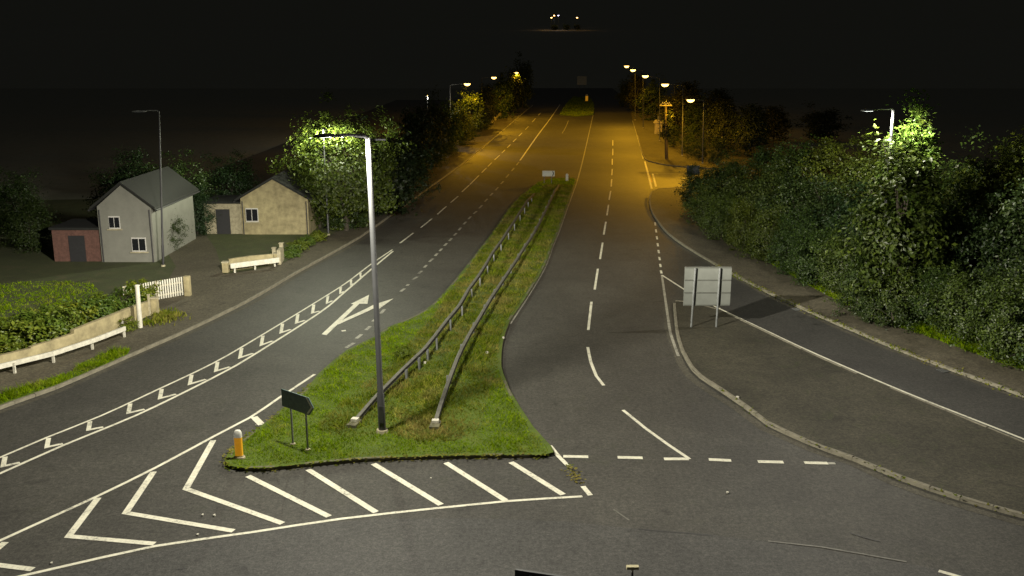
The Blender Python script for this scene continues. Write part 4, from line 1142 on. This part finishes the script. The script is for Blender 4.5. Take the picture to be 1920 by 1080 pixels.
# ------------------------------------------------------------------ houses behind the garden
def house(pxl, pxr, pyb, zeave, zridge, depth, label, wallm, wins, gable=True, wing=None):
    B = G((pxl + pxr) / 2, pyb, ZP)
    Yh = B.y
    x0, x1 = AY(pxl, pyb, Yh).x, AY(pxr, pyb, Yh).x
    root = thing('house', ((x0 + x1) / 2, Yh, ZP), label, 'house')
    z0 = ZP - .05
    ze, zr, xm = z0 + zeave, z0 + zridge, (x0 + x1) / 2
    vs = []
    for y in (Yh, Yh + depth):
        vs += [(x0, y, z0), (x1, y, z0), (x1, y, ze), (xm, y, zr), (x0, y, ze)]
    MB().add(vs, [(0, 1, 2, 3, 4), (9, 8, 7, 6, 5), (0, 5, 6, 1), (1, 6, 7, 2), (0, 4, 9, 5)]).build('wall', wallm, root)
    for s, xe in ((-1, x0), (1, x1)):
        v = [(xm, Yh - .3, zr + .02), (xe + s * .35, Yh - .3, ze - .18), (xe + s * .35, Yh + depth + .3, ze - .18), (xm, Yh + depth + .3, zr + .02)]
        v2 = [(x, y, z + .16) for x, y, z in v]
        rf = MB().add(v + v2, [(0, 1, 2, 3), (7, 6, 5, 4), (0, 4, 5, 1), (1, 5, 6, 2), (2, 6, 7, 3), (3, 7, 4, 0)]).build('roof', M_ROOF, root)
    for s_, xe in ((-1, x0), (1, x1)):
        MB().tube([(xe + s_ * .40, Yh - .3, ze - .20), (xe + s_ * .40, Yh + depth + .3, ze - .20)], .06, 8).build('gutter', M_DARK, root)
        MB().tube([(xe - s_ * .12, Yh - .05, z0), (xe - s_ * .12, Yh - .05, ze - .2)], .04, 8).build('downpipe', M_DARK, root)
    for u, zc, w, h in wins:
        x = x0 + (x1 - x0) * u
        f = MB().box((x, Yh - .02, z0 + zc), (w, .07, h)).build('window', M_FRAME, root)
        MB().box((x, Yh - .07, z0 + zc - h / 2 - .04), (w + .2, .16, .07)).build('sill', M_STONE, f)
        for s in (-1, 1):
            MB().box((x + s * w * .24, Yh - .062, z0 + zc), (w * .42, .02, h - .16)).build('pane', M_GLASS, f)
    if wing:
        pa, pb, hh, dm = wing
        xa, xb = AY(pa, pyb, Yh).x, AY(pb, pyb, Yh).x
        MB().box(((xa + xb) / 2, Yh + 1.8, z0 + hh / 2), (xb - xa - .02, 3.2, hh)).build('wing', dm, root)
        MB().box(((xa + xb) / 2, Yh + 1.8, z0 + hh + .08), (xb - xa + .2, 3.5, .14)).build('wing_roof', M_ROOF, root)
        MB().box(((xa + xb) / 2, Yh + .18, z0 + hh * .42), (1.0, .06, hh * .8)).build('door', M_DARK, root)
    return root
house(192, 292, 492, 3.6, 5.0, 8, 'white gabled house with a red brick wing behind the garden', M_WALLW, ((.30, 2.6, .7, .8), (.72, 1.2, .9, .9)), wing=(100, 191, 2.1, M_BRICK))
house(455, 580, 440, 2.7, 4.1, 9, 'cream gabled house behind the left bank near the tree', M_CREAM, ((.16, 1.5, .9, 1.0),), wing=(384, 454, 2.3, M_STONE))

# ------------------------------------------------------------------ verge furniture, right
B = G(1250, 298, ZP); T = AY(1248, 190, B.y)
tp = thing('telegraph_pole', B, 'dark wooden telegraph pole with two crossarms on the right verge', 'telegraph pole')
MB().tube([B - Vector((0, 0, .2)), T], [.22, .14], 10).build('pole', M_WOOD, tp)
for py, w in ((193.5, 1.0), (197.5, 1.5)):
    z = AY(1248, py, B.y).z
    ca = MB().box((T.x, B.y - .2, z), (w, .12, .12)).build('crossarm', M_STONE, tp)
    for k in (-.4, 0, .4):
        MB().lathe((T.x + k * w, B.y - .2, z + .06), [(.05, 0), (.06, .08), (.03, .14)], 8).build('insulator', M_WHITEM, ca)
iv, cl = crown('ivy', 77, 3.4, .6, .0, 34, 36, .24, M_LEAFF, 0, .25)
o = link(bpy.data.objects.new('ivy', iv)); o.parent = tp; o.location = (0, 0, 2.4)
B = G(1235, 251, ZP)
cb = thing('roadside_cabinet', B, 'pale roadside cabinet with an overhanging lid on the right verge', 'cabinet')
x0, x1 = AY(1228.5, 250, B.y).x, AY(1241, 250, B.y).x
z1 = AY(1235, 231, B.y).z; z2 = AY(1235, 225, B.y).z
MB().box(((x0 + x1) / 2, B.y + .5, .2), (x1 - x0 + .1, 1.1, .4)).build('plinth', M_STONE, cb)
bd = MB().box(((x0 + x1) / 2, B.y + .5, (z1 + .4) / 2), (x1 - x0, 1.0, z1 - .4)).build('body', M_CAB, cb)
MB().box(((x0 + x1) / 2, B.y - .02, (z1 + .4) / 2), (x1 - x0 - .18, .04, z1 - .75)).build('door', M_CAB, bd)
e = .22
vs = [(x0 - e, B.y - .25, z1), (x1 + e, B.y - .25, z1), (x1 + e, B.y + 1.25, z1), (x0 - e, B.y + 1.25, z1), (x0, B.y + .1, z2), (x1, B.y + .1, z2), (x1, B.y + .9, z2), (x0, B.y + .9, z2)]
MB().add(vs, [(0, 3, 2, 1), (4, 5, 6, 7), (0, 1, 5, 4), (1, 2, 6, 5), (2, 3, 7, 6), (3, 0, 4, 7)]).build('lid', M_CAB, cb)
B = G(1231, 253, ZP)
MB().box((x0 + .2, B.y + .9, z2 + .35), (.1, .1, .75)).build('vent_pipe', M_GALV, cb)
# low wall far left of the far road
wall([(922, 231), (939, 217)], [(.7, .7)], .25, M_STONE, 'low_wall', 'short pale wall on the far left pavement under the trees')

# stones and litter on the tarmac and verge
for px, py, s, lab in ((380, 966, .05, 'pebble in the hatched area, left one of the upper pair'), (402, 967, .06, 'pebble in the hatched area, right one of the upper pair'), (371, 1003, .05, 'pebble near the lower hatched line'), (97, 1056, .05, 'pebble near the lower left hatched line'), (1383, 746, .09, 'pale scrap of litter on the paved island'), (1364, 924, .06, 'pale pebble on the empty lane'), (944, 634, .10, 'pale scrap of litter on the right edge of the median'), (913, 662, .10, 'white scrap of litter in the rough grass of the median'), (797, 681, .11, 'pale stone lying by a post of the left barrier'), (808, 897, .04, 'pebble at the foot of the median grass'), (480, 797, .03, 'pebble by the short white dash')):
    on_grass = lab.find('median') > 0 or lab.find('barrier') > 0
    p = G(px, py, .12 if on_grass else (ZP if 'island' in lab else .012))
    mb = MB()
    vs = [(p.x + math.cos(a * 1.05) * s * rng.uniform(.4, .8), p.y + math.sin(a * 1.05) * s * rng.uniform(.7, 1.2), p.z + dz) for dz in (0, s * .6) for a in range(6)]
    mb.add(vs, [tuple(range(6))[::-1], tuple(range(6, 12))] + [(i, (i + 1) % 6, 6 + (i + 1) % 6, 6 + i) for i in range(6)])
    tag(mb.build('pebble' if 'litter' not in lab else 'litter', M_WHITEM, org=p), lab, 'litter' if 'litter' in lab else 'stone')
